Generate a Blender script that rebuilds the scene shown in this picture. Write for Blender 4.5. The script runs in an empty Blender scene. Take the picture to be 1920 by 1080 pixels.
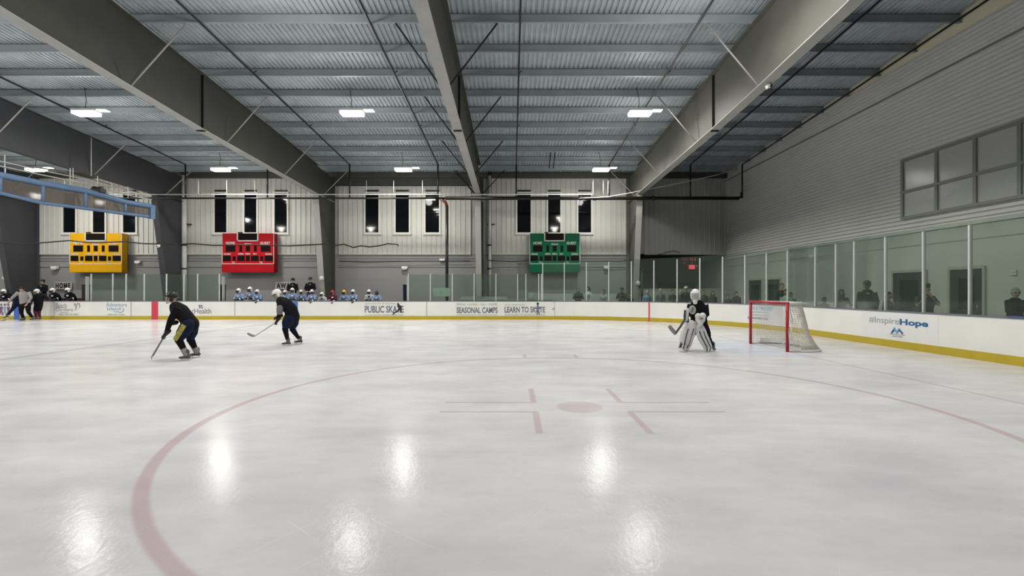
import bpy, bmesh, math, random
from mathutils import Vector, Matrix
random.seed(7)
C = bpy.context.scene
PI = math.pi

# ------------------------------------------------------------------ camera, world, exposure
F = 885.0; H0 = 1.54; YH = 545.0          # focal length (px), eye height, horizon row
cam_d = bpy.data.cameras.new('camera'); cam = bpy.data.objects.new('camera', cam_d)
C.collection.objects.link(cam); C.camera = cam
cam.location = (0, 0, H0); cam.rotation_euler = (PI/2, 0, 0)
cam_d.sensor_width = 36; cam_d.lens = F*36/1920; cam_d.shift_y = (YH-540)/1920
cam_d.clip_start = .05; cam_d.clip_end = 200
w = bpy.data.worlds.new('world'); C.world = w; w.use_nodes = True
w.node_tree.nodes['Background'].inputs[0].default_value = (.5, .55, .6, 1)
w.node_tree.nodes['Background'].inputs[1].default_value = .02
C.view_settings.view_transform = 'Standard'; C.view_settings.look = 'None'
C.view_settings.gamma = 1; C.view_settings.use_curve_mapping = False
C.view_settings.exposure = 0.0
LAMP_W = 215.0
C.cycles.max_bounces = 8; C.cycles.diffuse_bounces = 4; C.cycles.glossy_bounces = 3
C.cycles.transparent_max_bounces = 16; C.cycles.use_denoising = True
C.cycles.sample_clamp_indirect = 6

def PX(px, D): return (px-960)*D/F
def PZ(py, D): return H0+(YH-py)/F*D

# ------------------------------------------------------------------ materials
def mat(name, col, rough=.6, metal=0, noise=.06, scale=6, emit=None, es=0, spec=.35, bump=0):
    m = bpy.data.materials.new(name); m.use_nodes = True
    nt = m.node_tree; b = nt.nodes['Principled BSDF']
    if rough >= .8: spec = .08
    b.inputs['Roughness'].default_value = rough; b.inputs['Metallic'].default_value = metal
    b.inputs['Specular IOR Level'].default_value = spec
    if emit:
        b.inputs['Emission Color'].default_value = (*emit, 1); b.inputs['Emission Strength'].default_value = es
    if noise:
        tc = nt.nodes.new('ShaderNodeTexCoord'); n = nt.nodes.new('ShaderNodeTexNoise')
        n.inputs['Scale'].default_value = scale; n.inputs['Detail'].default_value = 4
        nt.links.new(tc.outputs['Object'], n.inputs['Vector'])
        mr = nt.nodes.new('ShaderNodeMapRange'); mr.inputs[1].default_value = .25; mr.inputs[2].default_value = .75
        mr.inputs[3].default_value = 1-noise; mr.inputs[4].default_value = 1+noise
        nt.links.new(n.outputs['Fac'], mr.inputs[0])
        vm = nt.nodes.new('ShaderNodeVectorMath'); vm.operation = 'SCALE'; vm.inputs[0].default_value = col
        nt.links.new(mr.outputs[0], vm.inputs['Scale']); nt.links.new(vm.outputs[0], b.inputs['Base Color'])
        if bump:
            bp = nt.nodes.new('ShaderNodeBump'); bp.inputs['Strength'].default_value = bump; bp.inputs['Distance'].default_value = .01
            nt.links.new(n.outputs['Fac'], bp.inputs['Height']); nt.links.new(bp.outputs[0], b.inputs['Normal'])
    else:
        b.inputs['Base Color'].default_value = (*col, 1)
    return m

def glass_mat(name, tint, refl=.08, haze=0.0, hz=(.5, .6, .52)):
    m = bpy.data.materials.new(name); m.use_nodes = True; nt = m.node_tree; nt.nodes.clear()
    o = nt.nodes.new('ShaderNodeOutputMaterial'); t = nt.nodes.new('ShaderNodeBsdfTransparent'); t.inputs[0].default_value = (*tint, 1)
    g = nt.nodes.new('ShaderNodeBsdfGlossy'); g.inputs['Roughness'].default_value = .06
    lw = nt.nodes.new('ShaderNodeLayerWeight'); lw.inputs[0].default_value = .2
    ad = nt.nodes.new('ShaderNodeMath'); ad.operation = 'MULTIPLY_ADD'; ad.inputs[1].default_value = .5; ad.inputs[2].default_value = refl*.4
    nt.links.new(lw.outputs['Fresnel'], ad.inputs[0])
    mx = nt.nodes.new('ShaderNodeMixShader'); nt.links.new(ad.outputs[0], mx.inputs[0])
    nt.links.new(t.outputs[0], mx.inputs[1]); nt.links.new(g.outputs[0], mx.inputs[2])
    last = mx
    if haze:
        d = nt.nodes.new('ShaderNodeBsdfDiffuse'); d.inputs[0].default_value = (*hz, 1)
        m2 = nt.nodes.new('ShaderNodeMixShader'); m2.inputs[0].default_value = haze
        nt.links.new(mx.outputs[0], m2.inputs[1]); nt.links.new(d.outputs[0], m2.inputs[2]); last = m2
    nt.links.new(last.outputs[0], o.inputs[0])
    return m

M = dict(
 deck=mat('galvanised_deck', (.41, .46, .485), .62, .10, .14, 2.5),
 purlin=mat('purlin_steel', (.30, .335, .355), .55, .1, .08, 2),
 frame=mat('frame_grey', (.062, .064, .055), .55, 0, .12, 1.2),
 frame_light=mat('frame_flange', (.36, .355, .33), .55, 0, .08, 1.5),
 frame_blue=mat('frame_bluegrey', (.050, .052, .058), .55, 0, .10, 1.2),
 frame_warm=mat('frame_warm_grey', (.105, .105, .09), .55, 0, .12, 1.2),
 black=mat('black_paint', (.012, .012, .012), .5, 0, .1),
 pipe_black=mat('black_pipe', (.015, .015, .015), .35, .2, .1),
 white_panel=mat('white_wall_panel', (.56, .55, .51), .5, 0, .05, .8),
 grey_panel=mat('grey_wall_panel', (.42, .42, .405), .5, 0, .05, .8),
 lower_wall=mat('lower_wall', (.27, .27, .265), .7, 0, .05, .6),
 right_rib=mat('ribbed_siding', (.68, .675, .65), .55, 0, .06, .5),
 cream=mat('insulation_cream', (.78, .72, .55), .8, 0, .08, .8),
 right_low=mat('painted_block', (.52, .515, .49), .7, 0, .05, .7),
 concrete=mat('concrete', (.22, .22, .215), .8, 0, .12, 1.5),
 dark_recess=mat('recess_shade', (.14, .15, .14), .8, 0, .1, 1),  # shade of the recess put into this darker base colour
 board=mat('board_white', (.80, .79, .75), .35, 0, .04, 1.3),
 yellow=mat('kick_yellow', (.47, .36, .03), .4, 0, .06, 2),
 cap=mat('cap_rail', (.16, .17, .20), .4, 0, .05),
 capblue=mat('cap_blue', (.08, .13, .33), .4, 0, .05),
 post=mat('aluminium_post', (.66, .68, .66), .35, .3, .04),
 seam=mat('seam_grey', (.35, .35, .33), .6, 0, 0),
 red=mat('red_paint', (.38, .015, .03), .35, 0, .06),
 redline=mat('board_red', (.60, .06, .09), .4, 0, .05),
 blueline=mat('board_blue', (.07, .16, .50), .4, 0, .05),
 text_grey=mat('text_grey', (.16, .18, .22), .6, 0, 0),
 text_lt=mat('text_pale', (.36, .37, .345), .6, 0, 0),
 text_green=mat('text_green', (.45, .50, .20), .6, 0, 0),
 text_sage=mat('text_sage', (.33, .37, .33), .6, 0, 0),
 text_blue=mat('text_blue', (.03, .13, .30), .6, 0, 0),
 text_cyan=mat('text_cyan', (.18, .38, .55), .6, 0, 0),
 text_lblue=mat('text_light_blue', (.28, .40, .52), .6, 0, 0),
 text_red=mat('text_red', (.50, .14, .10), .6, 0, 0),
 text_pur=mat('text_purple', (.20, .10, .16), .6, 0, 0),
 text_org=mat('text_orange', (.62, .33, .18), .6, 0, 0),
 text_black=mat('text_black', (.02, .02, .02), .6, 0, 0),
 ad_white=mat('ad_backing', (.72, .74, .80), .4, 0, .02),
 white=mat('white_plastic', (.78, .78, .76), .4, 0, .04),
 offwhite=mat('off_white', (.60, .61, .58), .5, 0, .05),
 net=mat('net_twine', (.62, .60, .52), .8, 0, .05),
 sb_y=mat('score_yellow', (.64, .33, .003), .5, 0, .04, spec=.15),
 sb_r=mat('score_red', (.40, .006, .012), .5, 0, .04, spec=.15),
 sb_g=mat('score_green', (.002, .115, .052), .5, 0, .04, spec=.15),
 sb_trim=mat('score_trim', (.62, .62, .58), .5, 0, 0),
 sb_dark=mat('score_display', (.006, .003, .003), .5, 0, 0, spec=.1),
 night=mat('night_glass', (.004, .005, .006), .05, 0, 0, spec=.18),
 win_grey=mat('upper_window_reflection', (.50, .51, .49), .18, 0, .08, 30, spec=.5),  # reflection of the opposite wall painted in as grey pane colour
 frame_alu=mat('window_frame', (.26, .27, .255), .5, .2, .05),
 trim_white=mat('window_trim', (.66, .65, .60), .5, 0, .03),
 door=mat('door_paint', (.030, .034, .040), .5, 0, .08),
 doorframe=mat('door_frame', (.42, .42, .38), .5, 0, .05),
 steel=mat('skate_steel', (.7, .7, .72), .2, .9, 0),
 lamp=mat('lamp_diffuser', (1, 1, .95), .5, 0, 0, emit=(1, .96, .82), es=28),
 lamp2=mat('lamp_strip', (1, 1, .95), .5, 0, 0, emit=(1, .96, .84), es=3.5),
 exit=mat('exit_glow', (.8, .1, .1), .5, 0, 0, emit=(1, .08, .12), es=1.1),
 led=mat('led_red', (.6, .05, .02), .5, 0, 0, emit=(1, .15, .08), es=.35),
 blue_tube=mat('blue_frame', (.085, .15, .25), .5, 0, .08, 2),
 film=glass_mat('grey_film', (.42, .40, .39), .05, .25, (.30, .27, .25)),
 glass=glass_mat('rink_glass', (.80, .865, .82), .05, .03),
 skin=mat('skin', (.50, .30, .22), .6, 0, .05, 20), skin2=mat('skin_fair', (.58, .38, .30), .6, 0, .05, 20),
 eye=mat('eye_dark', (.02, .015, .012), .3, 0, 0), lip=mat('lips', (.36, .15, .13), .5, 0, 0),
 jblack=mat('black_jersey', (.009, .009, .012), .8, 0, .25, 8), jblue=mat('light_blue_jersey', (.22, .30, .46), .8, 0, .12, 8),
 jwhite=mat('white_jersey', (.60, .62, .64), .8, 0, .08, 8), navy=mat('navy_cloth', (.011, .016, .036), .8, 0, .2, 8),
 grey_shirt=mat('grey_shirt', (.34, .31, .30), .85, 0, .1, 8), olive=mat('olive_cloth', (.055, .06, .045), .85, 0, .15, 8),
 dgrey=mat('dark_grey_cloth', (.075, .075, .08), .85, 0, .15, 8), mgrey=mat('mid_grey_cloth', (.16, .165, .17), .85, 0, .12, 8),
 palec=mat('pale_cloth', (.42, .42, .38), .85, 0, .1, 8), jeans=mat('denim', (.05, .07, .12), .85, 0, .15, 8),
 maroon=mat('maroon_cloth', (.10, .02, .04), .8, 0, .1, 8),
 h_white=mat('white_helmet', (.74, .74, .72), .3, 0, .03), h_black=mat('black_helmet', (.014, .014, .016), .35, 0, .03),
 h_red=mat('red_helmet', (.45, .03, .05), .3, 0, .03), h_yellow=mat('yellow_helmet', (.75, .42, .04), .3, 0, .03),
 h_navy=mat('navy_helmet', (.04, .05, .14), .3, 0, .03),
 hairb=mat('brown_hair', (.06, .035, .02), .7, 0, .2, 30), haird=mat('dark_hair', (.012, .01, .009), .6, 0, .2, 30),
 hairg=mat('grey_hair', (.40, .39, .37), .7, 0, .15, 30), hairr=mat('reddish_hair', (.13, .075, .05), .7, 0, .2, 30),
 glove=mat('dark_glove', (.012, .012, .016), .6, 0, .15, 10), glove_blue=mat('blue_glove', (.04, .07, .14), .6, 0, .1, 10),
 glove_red=mat('red_glove', (.16, .015, .03), .6, 0, .1, 10),
 stick=mat('stick_shaft', (.22, .20, .18), .5, 0, .1), stickw=mat('stick_pale', (.50, .48, .44), .5, 0, .05),
 skate=mat('skate_boot', (.09, .085, .085), .45, 0, .1), sockg=mat('grey_sock', (.30, .28, .27), .85, 0, .1, 10),
 padw=mat('goalie_pad', (.66, .66, .65), .45, 0, .05, 5), padd=mat('pad_stripe', (.07, .07, .085), .5, 0, .1),
 stripe_y=mat('yellow_print', (.40, .36, .08), .7, 0, .3, 18),
 table=mat('table_top', (.40, .42, .42), .5, 0, .05),
)

def ice_material():
    m = bpy.data.materials.new('ice'); m.use_nodes = True; nt = m.node_tree; N = nt.nodes; L = nt.links
    b = N['Principled BSDF']; tc = N.new('ShaderNodeTexCoord'); sp = N.new('ShaderNodeSeparateXYZ')
    L.new(tc.outputs['Object'], sp.inputs[0]); X, Y = sp.outputs[0], sp.outputs[1]
    def ma(op, a, c=None, clamp=False):
        n = N.new('ShaderNodeMath'); n.operation = op; n.use_clamp = clamp
        for i, v in enumerate((a, c)):
            if v is None: continue
            if isinstance(v, (int, float)): n.inputs[i].default_value = v
            else: L.new(v, n.inputs[i])
        return n.outputs[0]
    def soft(d, half, s):       # 1 inside |d|<half, falls to 0 over s
        mr = N.new('ShaderNodeMapRange'); mr.interpolation_type = 'SMOOTHSTEP'
        mr.inputs[1].default_value = half; mr.inputs[2].default_value = half+s; mr.inputs[3].default_value = 1; mr.inputs[4].default_value = 0
        L.new(ma('ABSOLUTE', d), mr.inputs[0]); return mr.outputs[0]
    def dist(cx, cy):
        dx = ma('SUBTRACT', X, cx); dy = ma('SUBTRACT', Y, cy)
        return ma('SQRT', ma('ADD', ma('MULTIPLY', dx, dx), ma('MULTIPLY', dy, dy)))
    def seg(x0, x1, y0, y1, s=.03):
        return ma('MULTIPLY', soft(ma('SUBTRACT', X, (x0+x1)/2), abs(x1-x0)/2, s), soft(ma('SUBTRACT', Y, (y0+y1)/2), abs(y1-y0)/2, s))
    def mx(*a):
        r = a[0]
        for q in a[1:]: r = ma('MAXIMUM', r, q)
        return r
    cx, cy = .897, 6.25
    d = dist(cx, cy)
    ring = soft(ma('SUBTRACT', d, 4.57), .03, .045)
    dot = soft(d, .27, .07)
    segs = []
    for s in (-1, 1):
        x0, x1 = cx+s*.6, cx+s*1.8
        for t in (-1, 1):
            segs.append(seg(x0, x1, cy+t*.25-.02, cy+t*.25+.02))
            segs.append(seg(x0-.025, x0+.025, cy+t*.25, cy+t*1.15))
            segs.append(seg(x0-.025, x0+.025, cy+t*4.55, cy+t*5.15))
    goal = soft(ma('SUBTRACT', X, 6.95), .025, .02)
    centre = soft(ma('SUBTRACT', X, -19.0), .15, .03)
    reds = mx(ma('MULTIPLY', ring, .42), ma('MULTIPLY', dot, .27), ma('MULTIPLY', mx(*segs), .36), ma('MULTIPLY', goal, .40), ma('MULTIPLY', centre, .05))
    blue = mx(ma('MULTIPLY', soft(ma('SUBTRACT', X, -11.4), .12, .06), .34))
    crease = ma('MULTIPLY', ma('MULTIPLY', soft(dist(6.95, 12.8), 1.83, .05), ma('LESS_THAN', X, 6.95)), .35)
    # cloudy ice
    def noise(scale, sx, sy, det=5, rot=0):
        mp = N.new('ShaderNodeMapping'); mp.inputs['Scale'].default_value = (sx, sy, 1); mp.inputs['Rotation'].default_value = (0, 0, rot)
        n = N.new('ShaderNodeTexNoise'); n.inputs['Scale'].default_value = scale; n.inputs['Detail'].default_value = det
        n.inputs['Roughness'].default_value = .6
        L.new(tc.outputs['Object'], mp.inputs[0]); L.new(mp.outputs[0], n.inputs['Vector']); return n.outputs['Fac']
    n1 = noise(.35, 1, 1.2); n2 = noise(1.1, .7, 1.5, 6, .15)
    cr = N.new('ShaderNodeValToRGB'); e = cr.color_ramp.elements
    e[0].position = .34; e[0].color = (.575, .568, .605, 1); e[1].position = .62; e[1].color = (.775, .772, .785, 1)
    L.new(ma('ADD', ma('MULTIPLY', n1, .55), ma('MULTIPLY', n2, .45)), cr.inputs[0])
    # skate scratches: thin curved pale lines
    scr = []
    for i, (rot, sc) in enumerate(((.5, .55), (2.1, .4), (1.2, .7))):
        mp = N.new('ShaderNodeMapping'); mp.inputs['Rotation'].default_value = (0, 0, rot); mp.inputs['Location'].default_value = (i*7.3, i*3.1, 0)
        L.new(tc.outputs['Object'], mp.inputs[0])
        wv = N.new('ShaderNodeTexWave'); wv.inputs['Scale'].default_value = sc; wv.inputs['Distortion'].default_value = 9; wv.inputs['Detail'].default_value = 1
        wv.inputs['Detail Scale'].default_value = .5
        L.new(mp.outputs[0], wv.inputs[0])
        gate = N.new('ShaderNodeMapRange'); gate.inputs[1].default_value = .56; gate.inputs[2].default_value = .66
        L.new(noise(.9+.3*i, 1, 1, 2, rot), gate.inputs[0])
        scr.append(ma('MULTIPLY', soft(ma('SUBTRACT', wv.outputs['Fac'], .5), .004, .012), gate.outputs[0]))
    scratch = mx(*scr)
    def mixc(fac, a, col):
        n = N.new('ShaderNodeMix'); n.data_type = 'RGBA'; L.new(fac, n.inputs[0]); L.new(a, n.inputs[6])
        n.inputs[7].default_value = (*col, 1); return n.outputs[2]
    c = cr.outputs[0]
    c = mixc(crease, c, (.50, .62, .84)); c = mixc(reds, c, (.42, .20, .22)); c = mixc(blue, c, (.30, .36, .45))
    c = mixc(ma('MULTIPLY', scratch, .35), c, (.95, .95, .95))
    L.new(c, b.inputs['Base Color'])
    rr = N.new('ShaderNodeMapRange'); rr.inputs[3].default_value = .09; rr.inputs[4].default_value = .24
    L.new(n2, rr.inputs[0]); L.new(rr.outputs[0], b.inputs['Roughness'])
    b.inputs['IOR'].default_value = 1.31; b.inputs['Specular IOR Level'].default_value = .06
    bp = N.new('ShaderNodeBump'); bp.inputs['Strength'].default_value = .25; bp.inputs['Distance'].default_value = .006
    L.new(noise(22, 1, .5, 4), bp.inputs['Height']); L.new(bp.outputs[0], b.inputs['Normal'])
    return m
M['ice'] = ice_material()

# ------------------------------------------------------------------ mesh helpers
def link(o): C.collection.objects.link(o); return o
def mobj(name, me, parent=None, m=None):
    o = link(bpy.data.objects.new(name, me))
    if m is not None and not me.materials: me.materials.append(M[m] if isinstance(m, str) else m)
    if parent is not None: o.parent = parent
    return o
def fin(name, bm, m, parent=None, smooth=False):
    bmesh.ops.recalc_face_normals(bm, faces=bm.faces)
    me = bpy.data.meshes.new(name); bm.to_mesh(me); bm.free()
    if smooth:
        for p in me.polygons: p.use_smooth = True
    return mobj(name, me, parent, m)
def tag(o, label=None, cat=None, group=None, kind=None):
    if label: o['label'] = label
    if cat: o['category'] = cat
    if group: o['group'] = group
    if kind: o['kind'] = kind
    return o
def struct(o): o['kind'] = 'structure'; return o
def empty(name, loc=(0, 0, 0), rz=0, **k):
    o = link(bpy.data.objects.new(name, None)); o.location = loc; o.rotation_euler = (0, 0, rz); o.empty_display_size = .1
    return tag(o, **k)
def box(bm, x0, x1, y0, y1, z0, z1, bev=0):
    r = bmesh.ops.create_cube(bm, size=1)
    for v in r['verts']:
        v.co = Vector(((x0+x1)/2+v.co.x*(x1-x0), (y0+y1)/2+v.co.y*(y1-y0), (z0+z1)/2+v.co.z*(z1-z0)))
    if bev:
        es = list({e for v in r['verts'] for e in v.link_edges})
        bmesh.ops.bevel(bm, geom=es, offset=bev, segments=2, affect='EDGES', profile=.6)
def hexa(bm, pts):       # 8 points: bottom 4, top 4
    vs = [bm.verts.new(p) for p in pts]
    for f in ((3, 2, 1, 0), (4, 5, 6, 7), (0, 1, 5, 4), (1, 2, 6, 5), (2, 3, 7, 6), (3, 0, 4, 7)): bm.faces.new([vs[i] for i in f])
def loft(bm, pts, lat=Vector((1, 0, 0)), seg=10, dome=True):
    """pts: (centre, radius along lat, radius across); closed tube with rounded ends"""
    P = [(Vector(c), a, b) for c, a, b in pts]
    n = len(P); rings = []
    def frame(t):
        t = t.normalized(); a = lat-t*lat.dot(t)
        if a.length < 1e-3: a = t.orthogonal()
        a.normalize(); return a, t.cross(a)
    full = []
    for i in range(n):
        t = (P[min(i+1, n-1)][0]-P[max(i-1, 0)][0])
        if t.length < 1e-6: t = Vector((0, 0, 1))
        full.append((P[i][0], P[i][1], P[i][2], t.normalized()))
    if dome:
        c, a, b, t = full[0]; r = min(a, b)
        full.insert(0, (c-t*r*.6, a*.72, b*.72, t)); full.insert(0, (c-t*r*.92, a*.3, b*.3, t))
        c, a, b, t = full[-1]; r = min(a, b)
        full.append((c+t*r*.6, a*.72, b*.72, t)); full.append((c+t*r*.92, a*.3, b*.3, t))
    for c, ra, rb, t in full:
        a, b = frame(t)
        rings.append([bm.verts.new(c+a*ra*math.cos(2*PI*k/seg)+b*rb*math.sin(2*PI*k/seg)) for k in range(seg)])
    for r0, r1 in zip(rings, rings[1:]):
        for k in range(seg): bm.faces.new((r0[k], r0[(k+1) % seg], r1[(k+1) % seg], r1[k]))
    bm.faces.new(rings[0][::-1]); bm.faces.new(rings[-1])
def tube(bm, pts, r, seg=8):
    loft(bm, [(p, r, r) for p in pts], Vector((.3, .2, 1)) if abs((Vector(pts[1])-Vector(pts[0])).normalized().z) < .9 else Vector((1, 0, 0)), seg, dome=False)
def ell(bm, c, rx, ry, rz, R=None, sub=3, fn=None):
    r = bmesh.ops.create_icosphere(bm, subdivisions=sub, radius=1)
    for v in r['verts']:
        p = v.co.copy()
        if fn: p = fn(p)
        p = Vector((p.x*rx, p.y*ry, p.z*rz))
        v.co = (R @ p if R else p)+Vector(c)
    return r['verts']
def boxobj(name, m, parent, *a, bev=0):
    bm = bmesh.new(); box(bm, *a, bev=bev); return fin(name, bm, m, parent)
def tubeobj(name, m, parent, pts, r, seg=8):
    bm = bmesh.new(); tube(bm, pts, r, seg); return fin(name, bm, m, parent, True)
def blob(name, build, m, parent, voxel=.025, smooth=3):
    bm = bmesh.new(); build(bm); bmesh.ops.recalc_face_normals(bm, faces=bm.faces)
    me = bpy.data.meshes.new('t'); bm.to_mesh(me); bm.free()
    o = link(bpy.data.objects.new('t', me))
    md = o.modifiers.new('r', 'REMESH'); md.mode = 'VOXEL'; md.voxel_size = voxel
    if smooth:
        ms = o.modifiers.new('s', 'SMOOTH'); ms.factor = .5; ms.iterations = smooth
    dg = bpy.context.evaluated_depsgraph_get(); dg.update()
    out = bpy.data.meshes.new_from_object(o.evaluated_get(dg)); out.name = name
    bpy.data.objects.remove(o); bpy.data.meshes.remove(me)
    for p in out.polygons: p.use_smooth = True
    out.materials.clear()
    return mobj(name, out, parent, m)
def text_me(s, bold=0.0, space=1.0):
    cu = bpy.data.curves.new('tx', 'FONT'); cu.body = s; cu.extrude = .01; cu.offset = bold; cu.resolution_u = 3; cu.space_character = space
    cu.align_x = 'LEFT'
    o = link(bpy.data.objects.new('tx', cu)); dg = bpy.context.evaluated_depsgraph_get(); dg.update()
    me = bpy.data.meshes.new_from_object(o.evaluated_get(dg)); bpy.data.objects.remove(o); bpy.data.curves.remove(cu)
    return me
def lettering(name, s, m, parent, x0, x1, z0, z1, origin, ax, bold=0.02, depth=.006, up=Vector((0, 0, 1)), space=1.0):
    """fit text into [x0,x1]x[z0,z1] on the plane origin + ax*x + z*up"""
    me = text_me(s, bold, space); xs = [v.co.x for v in me.vertices]; ys = [v.co.y for v in me.vertices]
    a, b, c, d = min(xs), max(xs), min(ys), max(ys); ax = Vector(ax).normalized(); nr = ax.cross(up)
    for v in me.vertices:
        u = x0+(v.co.x-a)/(b-a)*(x1-x0); q = z0+(v.co.y-c)/(d-c)*(z1-z0)
        v.co = Vector(origin)+ax*u+up*q+nr*(depth if v.co.z > 0 else -.002)
    me.materials.clear()
    return mobj(name, me, parent, m)
def corr(bm, u0, u1, pitch, depth, fn, flat=.55):
    """corrugated sheet: profile along u, fn(u, offset, end) -> point"""
    n = max(1, round((u1-u0)/pitch)); p = (u1-u0)/n; us = []
    for i in range(n):
        a = u0+i*p
        us += [(a, 0), (a+p*flat*.9, 0), (a+p*flat*1.1, depth), (a+p*.93, depth)]
    us.append((u1, 0)); prev = None
    for u, o in us:
        cur = (bm.verts.new(fn(u, o, 0)), bm.verts.new(fn(u, o, 1)))
        if prev: bm.faces.new((prev[0], cur[0], cur[1], prev[1]))
        prev = cur

# ------------------------------------------------------------------ lamps (the hall's own lights)
DW = 29.2; XW = 13.2; RIDGE = 9.5
def roof(y): return 8.8+.06*(DW-max(y, RIDGE-(0))) if y >= RIDGE else 8.8+.06*(DW-RIDGE)-.06*(RIDGE-y)
LROWS = [(25.2, 8.0), (18.3, 8.42), (11.3, 8.85), (4.4, 8.75)]
LX = [4.85, -5.95, -16.1, -26.3, -37.0]
names = {25.2: 'back row by the window wall', 18.3: 'middle row'}
for (ly, lz) in LROWS:
    for i, lx in enumerate(LX):
        if ly == 25.2: lx = [4.75, -5.8, -15.55, -25.4, -36][i]
        if ly == 18.3: lx = [4.96, -6.2, -16.5, -27, -37][i]
        where = ['rightmost', 'second from right', 'third from right', 'fourth from right', 'fifth from right'][i]
        t = empty('high_bay_light', (lx, ly, lz), label='white high bay light, %s in the %s' % (where, names.get(ly, {11.3: 'near row above the picture edge', 4.4: 'row over the near boards'}.get(ly))), cat='ceiling light', group='high bay lights under the roof deck')
        bm = bmesh.new(); box(bm, -.44, .44, -.22, .22, .03, .11, .015); box(bm, -.2, .2, -.1, .1, .11, .17, .01); fin('housing', bm, 'offwhite', t)
        boxobj('diffuser', 'lamp', t, -.42, .42, -.20, .20, -.07, .032, bev=.02)
        bm = bmesh.new(); box(bm, .46, .86, -.14, .14, .10, .13, .01); fin('side_wing', bm, 'offwhite', t)
        for s in (-1, 1): boxobj('light_strip', 'lamp2', t, .48, .84, s*.08-.03, s*.08+.03, .08, .10)
        top = roof(ly)-lz-.02
        tubeobj('hanging_cord', 'black', t, [(-.05, 0, .17), (-.02, .02, top*.5), (-.12, .05, top)], .012, 5)
        ld = bpy.data.lights.new('lamp_light', 'AREA'); ld.shape = 'RECTANGLE'; ld.size = .8; ld.size_y = .38
        ld.energy = LAMP_W*{25.2: 1.22, 18.3: 1.15, 11.3: 1.0, 4.4: .85}[ly]; ld.color = (1, .975, .925)
        lo = link(bpy.data.objects.new('lamp_light', ld)); lo.parent = t; lo.location = (0, 0, -.08)
        ld = bpy.data.lights.new('lamp_side_light', 'POINT'); ld.shadow_soft_size = .22; ld.energy = LAMP_W*{25.2: .38, 18.3: .42, 11.3: .80, 4.4: .80}[ly]; ld.color = (1, .975, .925)
        lo = link(bpy.data.objects.new('lamp_side_light', ld)); lo.parent = t; lo.location = (0, 0, -.28)

# ------------------------------------------------------------------ rink outline
YB = 25.1; XB = 10.34; R = 8.53; CX = XB-R; CY = YB-R; BH = .975
def arc(th): return Vector((CX+R*math.sin(th), CY+R*math.cos(th), 0))
far_path = [Vector((x, YB, 0)) for x in (-33, -20, -10, 0, CX)]
cor_path = [arc(th*PI/2/28) for th in range(29)]
NCY = 7.4
end_path = [Vector((XB, y, 0)) for y in (CY, 14, 12, 10, NCY)]+[Vector((CX+R*math.cos(a*PI/2/14), NCY-R*math.sin(a*PI/2/14), 0)) for a in range(1, 9)]
def slab(bm, path, o0, o1, z0, z1):
    """vertical slab following path, offset outwards (away from the ice) from o0 to o1"""
    rows = []
    for i, p in enumerate(path):
        t = (path[min(i+1, len(path)-1)]-path[max(i-1, 0)]).normalized(); n = Vector((-t.y, t.x, 0))
        rows.append([bm.verts.new(p+n*o+Vector((0, 0, z))) for o, z in ((o0, z0), (o1, z0), (o1, z1), (o0, z1))])
    for a, b in zip(rows, rows[1:]):
        for k in range(4): bm.faces.new((a[k], a[(k+1) % 4], b[(k+1) % 4], b[k]))
    bm.faces.new(rows[0]); bm.faces.new(rows[-1][::-1])
# ice and floor
bm = bmesh.new()
out = [(-46, -.9), (CX, -.9)]+[(p.x, p.y) for p in end_path[::-1]]+[(p.x, p.y) for p in cor_path[::-1][1:]]+[(-46, YB)]
vs = [bm.verts.new((x, y, 0)) for x, y in out]; f = bm.faces.new(vs)
ice = fin('floor', bm, 'ice')
if ice.data.polygons[0].normal.z < 0: ice.data.flip_normals()
struct(ice)
struct(boxobj('floor', 'concrete', None, -47, XW+.2, -5, 34, -.25, -.03))

# ------------------------------------------------------------------ boards and glass
def boards(name, path, label):
    t = empty(name, (0, 0, 0), label=label, cat='rink boards')
    for nm, a, m in (('panel', (0, .10, .19, BH-.02), 'board'), ('kick_plate', (-.012, .10, 0, .195), 'yellow'), ('cap_rail', (-.01, .16, BH-.02, BH+.02), 'cap')):
        bm = bmesh.new(); slab(bm, path, *a); fin(nm, bm, m, t)
    return t
side = boards('side_boards', far_path, 'long white side boards with adverts and a yellow kick plate across the rink')
corner = boards('corner_boards', cor_path, 'curved white corner boards with a yellow kick plate between the adverts and the goal')
endb = boards('end_boards', end_path, 'white end boards behind the goal with blue hashtag lettering')
OUT = .12
def pane(t, a, b, z1, over=0):
    bm = bmesh.new(); slab(bm, [a, b], OUT-.006, OUT+.006, BH+.02, z1+over); return fin('glass_pane', bm, 'glass', t)
def gpost(t, p, z1, ax, wd=.022):
    bm = bmesh.new(); c = p
    n = Vector((-ax.y, ax.x, 0))
    q = [c-ax*wd+n*(OUT-.04), c+ax*wd+n*(OUT-.04), c+ax*wd+n*(OUT+.03), c-ax*wd+n*(OUT+.03)]
    hexa(bm, [(v.x, v.y, BH+.02) for v in q]+[(v.x, v.y, z1) for v in q]); return fin('glass_post', bm, 'post', t)
AX = Vector((1, 0, 0))
S1, S2 = 2.44, 3.04
def farx(px): return PX(px, YB+OUT)
def runs(pxs, z):
    for i, a in enumerate(pxs):
        gpost(side, Vector((farx(a), YB, 0)), z, AX)
        if i: pane(side, Vector((farx(pxs[i-1])+.02, YB, 0)), Vector((farx(a)-.02, YB, 0)), z, -.03)
runs([171.5, 212, 237, 271, 312.6, 345.5, 371, 411.5], S1)
runs([766, 807, 848, 889, 929.8, 970.5, 986, 1015], S1)
farz = [1017.5, 1058]
for i, a in enumerate([1017.5, 1033.5]): pass
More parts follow.
